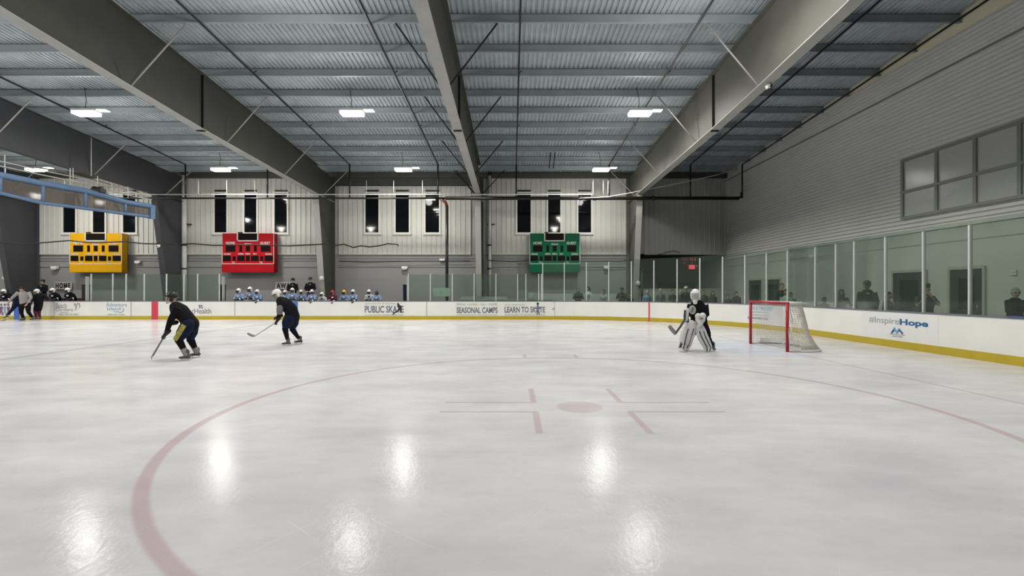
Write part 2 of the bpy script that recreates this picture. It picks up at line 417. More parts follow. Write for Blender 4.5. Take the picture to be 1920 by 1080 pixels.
def cor_pt(px):
    best = None
    for k in range(0, 2001):
        th = k/2000*PI/2; p = arc(th); t = Vector((math.cos(th), -math.sin(th), 0)); n = Vector((math.sin(th), math.cos(th), 0))
        q = p+n*OUT; e = abs(960+q.x*F/q.y-px)
        if best is None or e < best[0]: best = (e, p, t)
    return best[1], best[2]
pts = [(Vector((farx(1017.5), YB, 0)), AX)]
for px in (1058, 1099.6, 1141.6, 1184, 1226.5, 1270, 1312.6, 1355.4, 1397.5, 1438, 1477.5): pts.append(cor_pt(px))
ey = [16.25, 15.22, 14.4, 13.2, 11.98, 10.77, 9.57, 8.3]
nc = len(pts)
for y in ey: pts.append((Vector((XB, y, 0)), Vector((0, -1, 0))))
for i, (p, ax) in enumerate(pts):
    par = corner if i < nc else endb
    gpost(par, p, S2, ax)
    if i: pane(par, pts[i-1][0], p, S2, .10)
gpost(side, Vector((farx(1010), YB, 0)), S1, AX)
# board marks
def fmark(name, px0, px1, m, z0=.0, z1=BH-.02):
    return boxobj(name, m, side, PX(px0, YB), PX(px1, YB), YB-.018, YB-.002, z0, z1)
fmark('centre_line_mark', 284.5, 296.5, 'redline'); fmark('blue_line_mark', 26.5, 37, 'blueline'); fmark('blue_line_mark', 551, 558.5, 'blueline')
for px in (440.5, 102, 246, 800, 1040): fmark('seam', px-.4, px+.4, 'seam', .0)
gl, gt = cor_pt(1219); bm = bmesh.new()
n = Vector((-gt.y, gt.x, 0)); q = [gl-gt*.035-n*.02, gl+gt*.035-n*.02, gl+gt*.035, gl-gt*.035]
hexa(bm, [(v.x, v.y, 0) for v in q]+[(v.x, v.y, BH-.02) for v in q]); fin('goal_line_mark', bm, 'redline', corner)
# adverts on the far boards
def ftext(s, px0, px1, py0, py1, m, bold=.02, name='advert_lettering'):
    return lettering(name, s, m, side, PX(px0, YB), PX(px1, YB), PZ(py1, YB), PZ(py0, YB), (0, YB-.003, 0), (1, 0, 0), bold)
ftext('SKATE ANY DAY OF THE WEEK', 684, 742, 568, 571, 'text_sage', 0)
ftext('PUBLIC SKATE', 684, 757, 573.3, 586.6, 'text_grey', .03)
ftext('AT YOUR FAVORITE COMMUNITY RINK TODAY', 684, 757, 589.3, 591.6, 'text_lt', 0)
ftext('SPRING \u2022 ', 856, 877, 568.8, 573, 'text_sage', 0); ftext('SUMMER \u2022 ', 878, 898.5, 568.8, 573, 'text_green', 0)
ftext('FALL \u2022 ', 901, 914, 568.8, 573, 'text_sage', 0); ftext('WINTER', 916.5, 932.5, 568.8, 573, 'text_sage', 0)
ftext('SEASONAL CAMPS', 856, 933, 576, 587.2, 'text_grey', .03)
ftext('DEVELOP AND GROW YOUR SKILLS ALL YEAR', 857, 933, 589.2, 591, 'text_lt', 0)
ftext('ANY ONE CAN', 946, 984, 570, 573, 'text_lt', 0)
ftext('LEARN TO SKATE', 946, 1022, 575, 586.3, 'text_grey', .03)
ftext('GROUP CLASSES FOR CHILDREN AND ADULTS', 946, 1022, 588.6, 591.3, 'text_lt', 0)
ftext('HOME ICE OF THE', 1072, 1109, 568.2, 571.2, 'text_pur', .01)
ftext('SUNSHINE STATE', 1069, 1112, 573, 576.2, 'text_red', .01); ftext('SKATING CLUB', 1073, 1110, 576.8, 579.8, 'text_org', .01)
ftext('SKATE WITH US', 1080, 1103, 581.3, 583.6, 'text_org', 0); ftext('COMMUNITY FIGURE SKATING', 1074, 1108, 584.8, 586.5, 'text_lt', 0)
ftext('LEARN  |  PLAY', 1078, 1104, 589, 591.8, 'text_sage', 0)
ftext('Busch', 104.5, 125, 568, 578, 'text_lt', 0); ftext('Gardens', 103.5, 137, 577.5, 583.5, 'text_sage', 0)
ftext('TAMPA BAY', 113, 128, 585, 587, 'text_lt', 0); ftext('THRILLS FOR THE FAMILY', 109, 148, 588, 591.3, 'text_lt', 0)
ftext('Adventure', 199, 238, 567.5, 575, 'text_lblue', 0); ftext('Island', 201, 226, 576, 582, 'text_lblue', 0.01)
ftext('TAMPA BAY FLORIDA', 201, 235, 588.5, 591, 'text_lt', 0)
ftext('Advent', 322, 364, 578, 589, 'text_lt', 0); ftext('Health', 364.5, 396, 578.5, 588, 'text_grey', 0)
def polyface(bm, pts, y0, y1):
    a = [bm.verts.new((x, y0, z)) for x, z in pts]; b = [bm.verts.new((x, y1, z)) for x, z in pts]
    bm.faces.new(a); bm.faces.new(b[::-1])
    for i in range(len(pts)): bm.faces.new((a[i], a[(i+1) % len(pts)], b[(i+1) % len(pts)], b[i]))
def fshape(name, pts, m, d=.007):
    bm = bmesh.new(); polyface(bm, [(PX(x, YB), PZ(y, YB)) for x, y in pts], YB-d, YB-.001); return fin(name, bm, m, side)
def ellp(cx, cy, rx, ry, n=20, a0=0, a1=2*PI): return [(cx+rx*math.cos(a0+(a1-a0)*k/n), cy+ry*math.sin(a0+(a1-a0)*k/n)) for k in range(n if a1-a0 > 6.2 else n+1)]
fshape('advert_emblem', ellp(1050, 577, 9.5, 8, 16, PI, 2*PI), 'text_org'); fshape('advert_emblem', ellp(1052, 575, 4, 5.5, 16, PI, 2*PI), 'text_red', .010)
fshape('advert_emblem', ellp(1050, 579.5, 15, 3.6), 'text_lt', .012); fshape('advert_emblem', [(1041, 584), (1050, 586), (1060, 584), (1051, 590.5)], 'text_grey')
fshape('advert_emblem', [(1045, 585.5), (1050, 586), (1055, 585.5), (1050.5, 588)], 'ad_white', .010)
# silhouettes of skaters printed over two adverts
fshape('skater_print', [(744.5, 568), (747.5, 568.2), (749, 571.5), (753, 574), (753, 579), (752, 582), (753.5, 586.5), (751, 586.8), (749, 581), (747, 584), (741, 587), (736.5, 591), (735.5, 590.5), (738, 586), (745, 582), (747, 577), (745, 573)], 'text_black', .010)
fshape('skater_print', ellp(1008.3, 569.5, 2.2, 2.4), 'text_black', .010)
fshape('skater_print', [(1007.5, 572), (1009.5, 572), (1011, 575.5), (1014, 578), (1013, 580), (1010.5, 579), (1011, 584), (1012.5, 590), (1010.5, 590), (1009.4, 586), (1007.8, 591), (1006.6, 591), (1006.5, 583), (1006.5, 579), (1002.5, 579.5), (1002.4, 577.5), (1006, 576)], 'text_grey', .010)
for k, (x, y) in enumerate(((374, 573), (378, 573.3), (374.8, 576.5), (379, 577))): fshape('advert_emblem', ellp(x, y, 1.9, 1.5, 10), 'text_grey')
fshape('advert_emblem', [(213, 584), (220, 583.5), (226, 585), (230, 583.5), (231, 580), (228.5, 578.5), (231.5, 578), (232.8, 580.5), (231, 585), (226, 587), (220, 585.2), (214, 585.5)], 'text_lblue')
fshape('advert_emblem', [(138, 570), (141, 568), (143, 571), (145, 568), (149.5, 568), (151, 574), (148.5, 579), (148.5, 574.5), (147.5, 570.5), (145, 571.5), (143.5, 580), (140.5, 583), (141.5, 577), (140, 573)], 'text_lt')
for px, c in ((2.5, 'text_pur'), (9, 'text_lblue'), (16, 'text_pur')):
    fshape('skater_print', ellp(px, 571.5, 2.2, 2.6, 10), 'text_grey'); fshape('skater_print', [(px-3, 575), (px+3, 575), (px+2, 583), (px+4, 591), (px+1, 591), (px, 585), (px-2, 591), (px-4, 591), (px-2, 583)], c)
# corner advert seen through the goal
a0, t0 = cor_pt(1405); a1, t1 = cor_pt(1474)
axd = (a1-a0).normalized(); ln = (a1-a0).length; n_out = Vector((-axd.y, axd.x, 0))
org = a0-n_out*.0
def offs(u):    # inner face of curved wall at chord parameter u
    best = min(((arc(k/400*PI/2)-a0).dot(axd)-u, k) if ((arc(k/400*PI/2)-a0).dot(axd)-u) >= 0 else (9, k) for k in range(401)); return arc(best[1]/400*PI/2)
def wraptext(name, s, m, u0, u1, z0, z1, bold=.01, d=.006):
    o = lettering(name, s, m, corner, u0, u1, z0, z1, (0, 0, 0), (1, 0, 0), bold)
    for v in o.data.vertices:
        u, dep = v.co.x, v.co.y; k = u/ln
        th0 = math.atan2(a0.x-CX, a0.y-CY); th1 = math.atan2(a1.x-CX, a1.y-CY); th = th0+(th1-th0)*k
        r = R-(d if dep < 0 else 0); v.co = Vector((CX+r*math.sin(th), CY+r*math.cos(th), v.co.z))
    return o
bm = bmesh.new(); th0 = math.atan2(a0.x-CX, a0.y-CY); th1 = math.atan2(a1.x-CX, a1.y-CY)
slab(bm, [arc(th0+(th1-th0)*k/8) for k in range(9)], -.004, .0, .26, .93); fin('advert_panel', bm, 'ad_white', corner)
wraptext('advert_lettering', 'ADULT', 'text_lblue', ln*.06, ln*.36, .75, .90, 0, .010); wraptext('advert_lettering', 'HOCKEY', 'text_cyan', ln*.37, ln*.72, .75, .90, .03, .010)
wraptext('advert_lettering', 'BEGINNER, INTERMEDIATE, ADVANCED', 'text_lt', ln*.06, ln*.60, .64, .69, 0, .010)
wraptext('advert_lettering', 'LEAGUES ALL YEAR ROUND', 'text_lt', ln*.06, ln*.60, .52, .57, 0, .010)
wraptext('advert_lettering', 'NOW REGISTERING PLAYERS', 'text_grey', ln*.02, ln*.58, .38, .46, .02, .010)
# end boards lettering
def etext(s, y0, y1, z0, z1, m, bold, name='advert_lettering'):
    return lettering(name, s, m, endb, -y0, -y1, z0, z1, (XB-.003, 0, 0), (0, -1, 0), bold)
bm = bmesh.new(); box(bm, XB-.004, XB+.001, 11.45, 13.95, .24, .94); fin('advert_panel', bm, mat('end_ad_backing', (.78, .78, .77), .35, 0, .02), endb)
etext('#Inspire', 13.66, 12.60, .585, .80, 'text_sage', 0); etext('Hope', 12.58, 11.72, .585, .79, 'text_blue', .035)
for k, (ya, yb, za, zb) in enumerate(((12.84, 12.75, .40, .50), (12.76, 12.68, .54, .42), (12.68, 12.58, .40, .53), (12.60, 12.48, .50, .40))):
    bm = bmesh.new(); tube(bm, [(XB-.006, ya, za), (XB-.006, yb, zb)], .024, 8); fin('advert_emblem', bm, 'text_blue' if k in (0, 3) else 'text_cyan', endb)
etext('METROPOLITAN', 12.90, 12.42, .345, .375, 'text_lt', .01); etext('MINISTRIES', 12.82, 12.50, .295, .325, 'text_lt', .01)
for y in (9.75, 9.25): boxobj('cap_clip', 'capblue', endb, XB-.03, XB+.18, y-.22, y+.10, BH+.018, BH+.035)

# ------------------------------------------------------------------ walls
# back wall: lower part and upper panels per bay
wb = struct(empty('wall_back'))
boxobj('lower_wall', 'lower_wall', wb, -47, 7.35, DW, DW+.2, -.03, 3.81)
boxobj('upper_wall', 'grey_panel', wb, -47, XW+.2, DW+.0, DW+.2, 3.812, 9.3)
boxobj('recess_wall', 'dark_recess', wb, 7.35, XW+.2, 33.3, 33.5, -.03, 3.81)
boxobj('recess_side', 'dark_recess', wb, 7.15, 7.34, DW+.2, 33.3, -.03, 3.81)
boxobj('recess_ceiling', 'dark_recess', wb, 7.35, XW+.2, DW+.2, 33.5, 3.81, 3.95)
WF = DW-.09
bays = [(-40.0, -30.1, 8.75, 'grey_panel'), (PX(64, WF), PX(325, WF), 8.75, 'white_panel'), (PX(341, WF), PX(620, WF), 8.75, 'white_panel'),
        (PX(636, WF), PX(882, WF), 7.95, 'white_panel'), (PX(914, WF), PX(1183, WF), 8.75, 'white_panel'), (PX(1209, WF), XW, 8.75, 'grey_panel')]
for x0, x1, zt, m in bays:
    bm = bmesh.new(); corr(bm, x0, x1, .305, -.035, lambda u, o, e, zt=zt: (u, WF+.035+o, 3.82 if e == 0 else zt), .80)
    box(bm, x0-.03, x1+.03, WF-.02, DW+.01, 3.76, 3.83); box(bm, x0-.03, x1+.03, WF-.02, DW+.01, zt-.04, zt+.03)
    box(bm, x0-.03, x0+.03, WF-.01, DW+.01, 3.83, zt); box(bm, x1-.03, x1+.03, WF-.01, DW+.01, 3.83, zt)
    fin('wall_panel', bm, m, wb)
boxobj('header', 'frame', wb, -10.9, -2.2, WF-.1, DW, 8.0, 8.78)
for z in (3.55, 3.40, 3.02):
    for x0, x1 in ((-29.2, -20.4), (-20.0, -11.3), (-10.7, -2.2), (-1.5, 7.2)):
        boxobj('wall_girt', 'lower_wall', wb, x0, x1, DW-.05, DW, z-.02, z+.02)
# narrow windows, three to a bay
wn = 0
for trio in (((119.5, 142.5), (175.5, 197.5), (232, 255)), ((403, 425.5), (459, 481.5), (515.5, 538.5)), ((685.5, 710), (742, 767), (798, 823.5)), ((970, 995), (1027.5, 1050.5), (1084, 1108))):
    for a, b in trio:
        wn += 1; t = struct(empty('window_%d' % wn))
        x0, x1 = PX(a, WF), PX(b, WF); z0, z1 = PZ(436, WF), PZ(363, WF)
        bm = bmesh.new(); box(bm, x0, x1, WF-.01, WF+.03, z0, z1); fin('pane', bm, 'night', t)
        bm = bmesh.new()
        for q in ((x0-.10, x0, z0-.10, z1+.10), (x1, x1+.10, z0-.10, z1+.10), (x0, x1, z0-.10, z0), (x0, x1, z1, z1+.10)): box(bm, q[0], q[1], WF-.06, WF+.04, q[2], q[3])
        box(bm, x0-.16, x1+.16, WF-.08, WF+.03, z0-.14, z0-.10)
        fin('window_frame', bm, 'trim_white', t)
        boxobj('vent_slot', 'black', t, x0, x1, WF-.03, WF+.02, z1+.12, z1+.22)
# right wall
wr = struct(empty('wall_right'))
boxobj('block_wall', 'right_low', wr, XW, XW+.2, -5, 33.5, -.03, 3.5)
boxobj('back_sheet', 'right_rib', wr, XW+.07, XW+.2, -5, 33.5, 3.5, 10.6)
bm = bmesh.new(); corr(bm, 3.5, 8.28, .14, .05, lambda u, o, e: (XW-.0+o, -5 if e == 0 else DW, u), .72); fin('ribbed_siding', bm, 'right_rib', wr)
bm = bmesh.new(); corr(bm, 8.33, 9.12, .13, .045, lambda u, o, e: (XW-.04+o, -5 if e == 0 else DW, u), .72)
fin('ribbed_siding', bm, 'right_rib', wr)
boxobj('insulation_strip', 'cream', wr, XW-.0, XW+.06, -5, DW, 9.12, 10.4)
boxobj('gutter_line', 'frame_alu', wr, XW-.05, XW+.02, -5, DW, 8.28, 8.33)
boxobj('ledge', 'right_rib', wr, XW-.05, XW+.02, -5, DW, 3.44, 3.52); boxobj('seam_line', 'seam', wr, XW-.012, XW+.01, -5, DW, 3.0, 3.03)
struct(boxobj('wall_left', 'grey_panel', None, -47.2, -47, -5, 33.5, -.03, 10.5))
struct(boxobj('wall_front', 'lower_wall', None, -47, XW+.2, -5.2, -5, -.03, 10.5))
# upper window band on the right wall
wn += 1; t = struct(empty('window_%d' % wn)); ys = [15.9, 14.62, 13.40, 12.22, 11.0, 9.8]; zs = [3.98, 4.84, 5.90]
bm = bmesh.new()
for y in ys: box(bm, XW-.08, XW+.02, y-.05, y+.05, zs[0]-.05, zs[2]+.05)
for z in zs: box(bm, XW-.078, XW+.02, ys[-1], ys[0], z-.045, z+.045)
fin('window_frame', bm, 'frame_alu', t)
for a, b in zip(ys, ys[1:]):
    for c, d in zip(zs, zs[1:]): boxobj('pane', 'win_grey', t, XW-.03, XW-.005, b+.05, a-.05, c+.045, d-.045)
# doors in the right wall
dn = 0
for y0, y1, h, lab in ((13.20, 14.18, 2.16, 1), (15.05, 16.3, 2.14, 2), (23.2, 24.5, 2.1, 3), (24.9, 26.2, 2.1, 4)):
    dn += 1; t = struct(empty('door_%d' % dn))
    bm = bmesh.new(); box(bm, XW-.06, XW+.02, y0-.07, y0, 0, h+.07); box(bm, XW-.06, XW+.02, y1, y1+.07, 0, h+.07); box(bm, XW-.06, XW+.02, y0, y1, h, h+.09); fin('door_frame', bm, 'doorframe', t)
    boxobj('door_leaf', 'door', t, XW-.025, XW-.002, y0, y1, 0, h)
    boxobj('door_glass', 'night', t, XW-.03, XW-.02, y0+.25, y1-.25, 1.0, h-.25)
    tubeobj('door_handle', 'steel', t, [(XW-.07, y0+.12, 1.0), (XW-.07, y0+.12, 1.15)], .012)
t = struct(empty('door_%d' % (dn+1)))
boxobj('door_leaf', 'black', t, 10.3, 12.9, 33.2, 33.3, 0, 2.15); boxobj('door_frame', 'dark_recess', t, 10.15, 13.05, 33.15, 33.25, 2.15, 2.3)
# ------------------------------------------------------------------ roof deck and purlins
ceil_ = struct(empty('ceiling'))
def rz(y): return 8.8+.06*(DW-y) if y >= RIDGE else 8.8+.06*(DW-RIDGE)-.06*(RIDGE-y)
bm = bmesh.new(); corr(bm, -47, XW+.1, .165, .045, lambda u, o, e: (u, DW+.2 if e == 0 else RIDGE, rz(DW+.2 if e == 0 else RIDGE)+o-.02), .62); fin('roof_deck', bm, 'deck', ceil_)
bm = bmesh.new(); corr(bm, -47, XW+.1, .165, .045, lambda u, o, e: (u, -5.2 if e == 0 else RIDGE, rz(-5.2 if e == 0 else RIDGE)+o-.02), .62); fin('roof_deck', bm, 'deck', ceil_)
y = 13.9-1.524
while y > RIDGE: y -= 1.524
pys = []
y = 13.9-1.524*3
while y < DW: pys.append(y); y += 1.524
for y in pys:
    z = rz(y)-.03; bm = bmesh.new()
    box(bm, -47, XW, y-.01, y+.01, z-.27, z); box(bm, -47, XW, y-.07, y+.01, z-.285, z-.27); box(bm, -47, XW, y-.07, y-.055, z-.27, z-.25); box(bm, -47, XW, y-.01, y+.07, z-.01, z)
    fin('purlin', bm, 'purlin', ceil_)
boxobj('eave_strut', 'frame', ceil_, -47, XW, DW-.35, DW-.12, 8.45, 8.75)
# ------------------------------------------------------------------ steel frames
FX = [-29.3, -20.2, -11.07, -1.93, 7.21]
flab = ['grey steel roof frame at the far left edge, its column left of the yellow scoreboard', 'dark bluish grey steel roof frame with its column right of the yellow scoreboard',
        'big grey steel roof frame with its column right of the red scoreboard', 'grey steel roof frame in the middle with crossing dark braces', 'grey steel roof frame on the right carrying a small white camera']
def zb(y):   # underside of the rafter
    P = [(-5, 7.0), (9.5, 7.66), (10.2, 7.60), (13.4, 7.42), (16.8, 7.26), (22, 7.12), (26.6, 7.0)]
    for (a, b), (c, d) in zip(P, P[1:]):
        if y <= c: return b+(d-b)*(y-a)/(c-a)
    return 7.0
for i, x in enumerate(FX):
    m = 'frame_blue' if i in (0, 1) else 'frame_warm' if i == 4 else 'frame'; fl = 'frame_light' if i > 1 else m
    t = empty('roof_frame', (x, 0, 0), label=flab[i], cat='steel frame', group='steel roof frames across the hall')
    FW = .165
    ysr = [-4.9, 0, 5, 9.5, 10.2, 13.4, 16.8, 22, 26.6]
    bm = bmesh.new()
    for a, b in zip(ysr, ysr[1:]): hexa(bm, [(-.012, a, zb(a)), (.012, a, zb(a)), (.012, b, zb(b)), (-.012, b, zb(b)), (-.012, a, rz(a)-.32), (.012, a, rz(a)-.32), (.012, b, rz(b)-.32), (-.012, b, rz(b)-.32)])
    hexa(bm, [(-.012, 26.6, 7.0), (.012, 26.6, 7.0), (.012, DW-.12, 7.0), (-.012, DW-.12, 7.0), (-.012, 26.6, rz(26.6)-.32), (.012, 26.6, rz(26.6)-.32), (.012, DW-.12, rz(DW)-.32), (-.012, DW-.12, rz(DW)-.32)])
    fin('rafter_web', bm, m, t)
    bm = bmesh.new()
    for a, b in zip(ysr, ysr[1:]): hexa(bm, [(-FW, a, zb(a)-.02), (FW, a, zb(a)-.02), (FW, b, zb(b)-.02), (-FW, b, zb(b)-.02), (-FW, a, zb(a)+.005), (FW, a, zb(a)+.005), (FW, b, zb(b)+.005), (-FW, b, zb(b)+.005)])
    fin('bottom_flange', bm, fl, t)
    bm = bmesh.new()
    for a, b in zip(ysr, ysr[1:]+[]): hexa(bm, [(-FW, a, rz(a)-.34), (FW, a, rz(a)-.34), (FW, b, rz(b)-.34), (-FW, b, rz(b)-.34), (-FW, a, rz(a)-.315), (FW, a, rz(a)-.315), (FW, b, rz(b)-.315), (-FW, b, rz(b)-.315)])
    fin('top_flange', bm, m, t)
    bm = bmesh.new()      # tapered column: web, two flanges
    hexa(bm, [(-.012, 27.75, 0), (.012, 27.75, 0), (.012, DW-.12, 0), (-.012, DW-.12, 0), (-.012, 26.6, 7.0), (.012, 26.6, 7.0), (.012, DW-.12, 7.0), (-.012, DW-.12, 7.0)])
    fin('column_web', bm, m, t)
    bm = bmesh.new()
    hexa(bm, [(-FW, 27.73, 0), (FW, 27.73, 0), (FW, 27.76, 0), (-FW, 27.76, 0), (-FW, 26.58, 7.0), (FW, 26.58, 7.0), (FW, 26.61, 7.0), (-FW, 26.61, 7.0)])
    fin('column_flange', bm, fl, t)
    boxobj('column_flange', m, t, -FW, FW, DW-.13, DW-.10, 0, rz(DW)-.3)
    boxobj('knee_plate', fl, t, -FW, FW, 26.6, DW-.13, 6.98, 7.01)
    bm = bmesh.new(); box(bm, -.09, -.012, 16.79, 16.81, zb(16.8), rz(16.8)-.34); box(bm, .012, .09, 16.79, 16.81, zb(16.8), rz(16.8)-.34)
    box(bm, -.14, .14, 16.74, 16.86, zb(16.8)-.05, zb(16.8)-.02); fin('stiffener', bm, 'black' if i > 1 else m, t)
    for y in pys:
        if not any(abs(y-q) < .3 for q in (13.9, 13.9+1.524*3, 13.9+1.524*6, 13.9+1.524*9)): continue
        for s in (-1, 1):
            if s == 1 and i == 4 : continue
            if s == -1 and i in (0, 1, 2): continue
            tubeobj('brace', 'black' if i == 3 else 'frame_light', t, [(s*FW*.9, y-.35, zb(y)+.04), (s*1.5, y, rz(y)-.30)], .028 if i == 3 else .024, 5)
    if i == 3: 
        tubeobj('brace', 'black', t, [(-.1, 27.3, 7.0), (-1.35, 27.6, rz(27.6)-.3)], .024, 5)
# side coverings beside columns (dark trim) and white downpipes
for px, w_, lab in ((334.5, 0, 'right of the yellow scoreboard column'), (914, 1, 'right of the middle column')):
    pass
def downpipe(px, lab, D=28.9, z0=0., z1=8.6, r=.14):
    x = PX(px, D); t = empty('downpipe', (x, D, 0), label=lab, cat='pipe', group='pale rain downpipes')
    tubeobj('pipe', 'offwhite', t, [(0, 0, z0), (0, 0, z1)], r, 14)
    for z in (PZ(421+40, D), PZ(505, D)): tubeobj('clamp', 'black', t, [(-.02, 0, z), (-.02, 0, z+.08)], r+.02, 14)
    boxobj('bracket', 'black', t, -r-.05, r+.22, -.0, .16, PZ(421, D), PZ(421, D)+.05)
    tubeobj('outlet', 'black', t, [(0, 0, z1-.02), (0, 0, z1+.15)], r+.03, 12)
downpipe(345.5, 'thick pale downpipe between the yellow and the red scoreboard')
downpipe(918, 'thin pale downpipe just right of the middle column', r=.10)
downpipe(1194, 'slim pale conduit pipe on the column right of the green scoreboard', r=.05, z1=6.5, z0=0)
# ------------------------------------------------------------------ pipes under the roof
ZP = 6.72; YP = 26.45
t = empty('sprinkler_main', (0, 0, 0), label='long black sprinkler main pipe running across the hall below the windows tops', cat='pipe')
tubeobj('thick_pipe', 'pipe_black', t, [(PX(835, YP), YP, ZP), (PX(1385, YP), YP, ZP)], .10, 12)
tubeobj('thin_pipe', 'pipe_black', t, [(-22.5, YP, ZP), (PX(836, YP), YP, ZP)], .05, 10)
tubeobj('elbow', 'pipe_black', t, [(PX(1385, YP), YP, ZP), (PX(1387, YP)+.1, YP+.05, ZP+.1), (PX(1388, YP)+.1, YP+.1, ZP+.35)], .06, 8)
for px in (1088, 1225, 1115): tubeobj('coupling', 'pipe_black', t, [(PX(px, YP)-.08, YP, ZP), (PX(px, YP)+.08, YP, ZP)], .125, 12)
t = empty('fire_riser', (PX(838, YP+.2), YP+.2, 0), label='dark red and black vertical riser pipe left of the middle column', cat='pipe')
tubeobj('pipe', 'pipe_black', t, [(0, 0, 0), (0, 0, 6.35)], .085, 12); tubeobj('elbow', mat('rust_red', (.12, .03, .02), .5, 0, .2), t, [(0, 0, 6.3), (-.06, -.05, 6.5), (-.35, -.15, 6.72)], .088, 10)
t = empty('conduit_run', (0, 0, 0), label='thin pale electrical conduit running across above the black main pipe', cat='conduit')
tubeobj('conduit', 'offwhite', t, [(-22.5, YP-.05, ZP+.20), (PX(1110, YP), YP-.05, ZP+.20)], .03, 6)
for px in (372, 425, 478, 687, 738, 792, 1112, 1131, 1140): tubeobj('conduit_drop', 'offwhite', t, [(PX(px, YP), YP, ZP+.2), (PX(px, YP), YP, ZP+1.0)], .012, 5)
blab = {-18.3: 'between the two left frames', -13.7: 'left of the big frame, mostly hidden', -9.1: 'right of the big grey frame', -4.15: 'left of the middle frame', .24: 'straight above the rink right of the middle frame', 5.45: 'left of the right frame', 10.0: 'right of the right frame', 12.9: 'along the top of the right wall'}
for x, lab in blab.items():
    t = empty('sprinkler_branch', (x, 0, 0), label='thin black sprinkler pipe under the deck, '+lab, cat='pipe', group='sprinkler branch pipes under the deck')
    tubeobj('branch_pipe', 'pipe_black', t, [(0, -4, rz(-4)-.36), (0, RIDGE, rz(RIDGE)-.36), (0, YP, rz(YP)-.36)], .032 if x > 0 else .035, 6)
    tubeobj('drop_pipe', 'pipe_black', t, [(0, YP, rz(YP)-.36), (0, YP, ZP)], .045, 8)
    for k in range(3): tubeobj('sprinkler_head', 'pipe_black', t, [(0, 12+k*4.6, rz(12+k*4.6)-.36), (.12, 12+k*4.6, rz(12+k*4.6)-.28)], .018, 5)
t = empty('hanger_rods', (0, 0, 0), label='pair of short black hanger rods under the deck near the right lamps', cat='hanger rod')
for px in (1030.5, 1038.5): tubeobj('rod', 'black', t, [(PX(px-1, 25.5), 25.5, PZ(316, 25.5)), (PX(px+2, 25.5), 25.5, rz(25.5)+.01)], .03, 5)
# sagging pale cable to the right wall, black cable across the left
def cable(name, lab, pts, r, m):
    bm = bmesh.new(); tube(bm, pts, r, 5); o = fin(name, bm, m, None, True); tag(o, lab, 'cable'); return o
cable('slack_cable', 'thin pale cable sagging from the right lamp to the ribbed right wall', [(PX(p, d), d, PZ(q, d)) for p, q, d in ((1085, 372, 26.2), (1140, 369, 26), (1180, 362, 25.9), (1230, 352, 25.8), (1290, 340, 25.8), (1340, 329, 25.8), (1385, 316, 25.9))], .022, 'offwhite')
cable('black_cable', 'loose black cable strung across in front of the scoreboards at left', [(PX(p, 24.6), 24.6, PZ(q, 24.6)) for p, q in ((-60, 452), (0, 455), (40, 458), (80, 455), (130, 451), (165, 455), (190, 455), (232, 453), (270, 457), (330, 458), (362, 457), (400, 460), (470, 459), (540, 461), (605, 458), (630, 460), (645, 458), (662, 464), (677, 461), (692, 463), (710, 461), (727, 457), (745, 458), (747, 461))], .035, 'black')
cable('wall_cable', 'thin dark cable sagging along the lower wall and up over the right corner', [(PX(p, 28.8), 28.8, PZ(q, 28.8)) for p, q in ((915, 488), (960, 491), (1010, 487), (1100, 490), (1160, 490), (1200, 485), (1245, 475), (1262, 470), (1275, 474))], .022, 'black')
cable('wall_cable', 'thin dark cable along the lower wall below the third window trio', [(PX(p, 29.0), 29.0, PZ(q, 29.0)) for p, q in ((635, 490), (690, 492), (760, 490), (882, 489))], .02, 'black')

# ------------------------------------------------------------------ scoreboards
def scoreboard(px0, px1, m, lab):
    D = 28.55; x0, x1 = PX(px0, D), PX(px1, D); z1, z0 = PZ(437.5, D), PZ(510.5, D); W, Hh = x1-x0, z1-z0
    t = empty('scoreboard', (x0, D, z0), label=lab, cat='scoreboard', group='hockey scoreboards on the back wall')
    boxobj('cabinet', m, t, 0, W, 0, .42, 0, Hh, bev=.01); u = lambda a: a*W; v = lambda b: Hh*(1-b)
    boxobj('bottom_panel', m, t, 0, W, -.03, 0, 0, v(.79))
    bm = bmesh.new(); e = .035
    for a, b, c, d in ((0, 1, .775, .79), (0, .006, 0, .79), (.994, 1, 0, .79), (.29, .31, 0, .2), (.68, .70, 0, .2), (.29, .70, .18, .205)): box(bm, u(a)-.005, u(b)+.005, -e, 0, v(d), v(c))
    fin('white_border', bm, 'sb_trim', t)
    cells = [(.312, .678, .005, .178), (.07, .255, .31, .47), (.335, .385, .31, .47), (.46, .535, .32, .46), (.615, .665, .31, .47), (.745, .93, .31, .47),
             (.02, .165, .575, .71), (.205, .26, .59, .70), (.295, .435, .575, .71), (.46, .53, .575, .71), (.56, .70, .575, .71), (.735, .79, .59, .70), (.82, .975, .575, .71)]
    for a, b, c, d in cells: boxobj('display', 'sb_dark', t, u(a), u(b), -.02, 0, v(d), v(c))
    def tx(s, a, b, c, d): lettering('lettering', s, 'sb_trim', t, u(a), u(b), v(d), v(c), (0, -.004, 0), (1, 0, 0), .02, .012)
    tx('HOME', .075, .245, .215, .285); tx('GUEST', .735, .925, .215, .285); tx('PERIOD', .43, .57, .26, .30)
    tx('GOALS', .03, .165, .51, .555); tx('MIN', .31, .41, .51, .55); tx('PEN', .45, .54, .51, .55); tx('PLY', .60, .67, .51, .55); tx('GOALS', .83, .96, .51, .555)
    tx('TOL', .185, .245, .725, .765); tx('TOL', .72, .78, .725, .765)
    boxobj('horn', 'black', t, W*.30, W*.37, .02, .15, Hh, Hh+.08); boxobj('mount_rail', 'black', t, W*.1, W*.9, .42, .62, Hh*.2, Hh*.3)
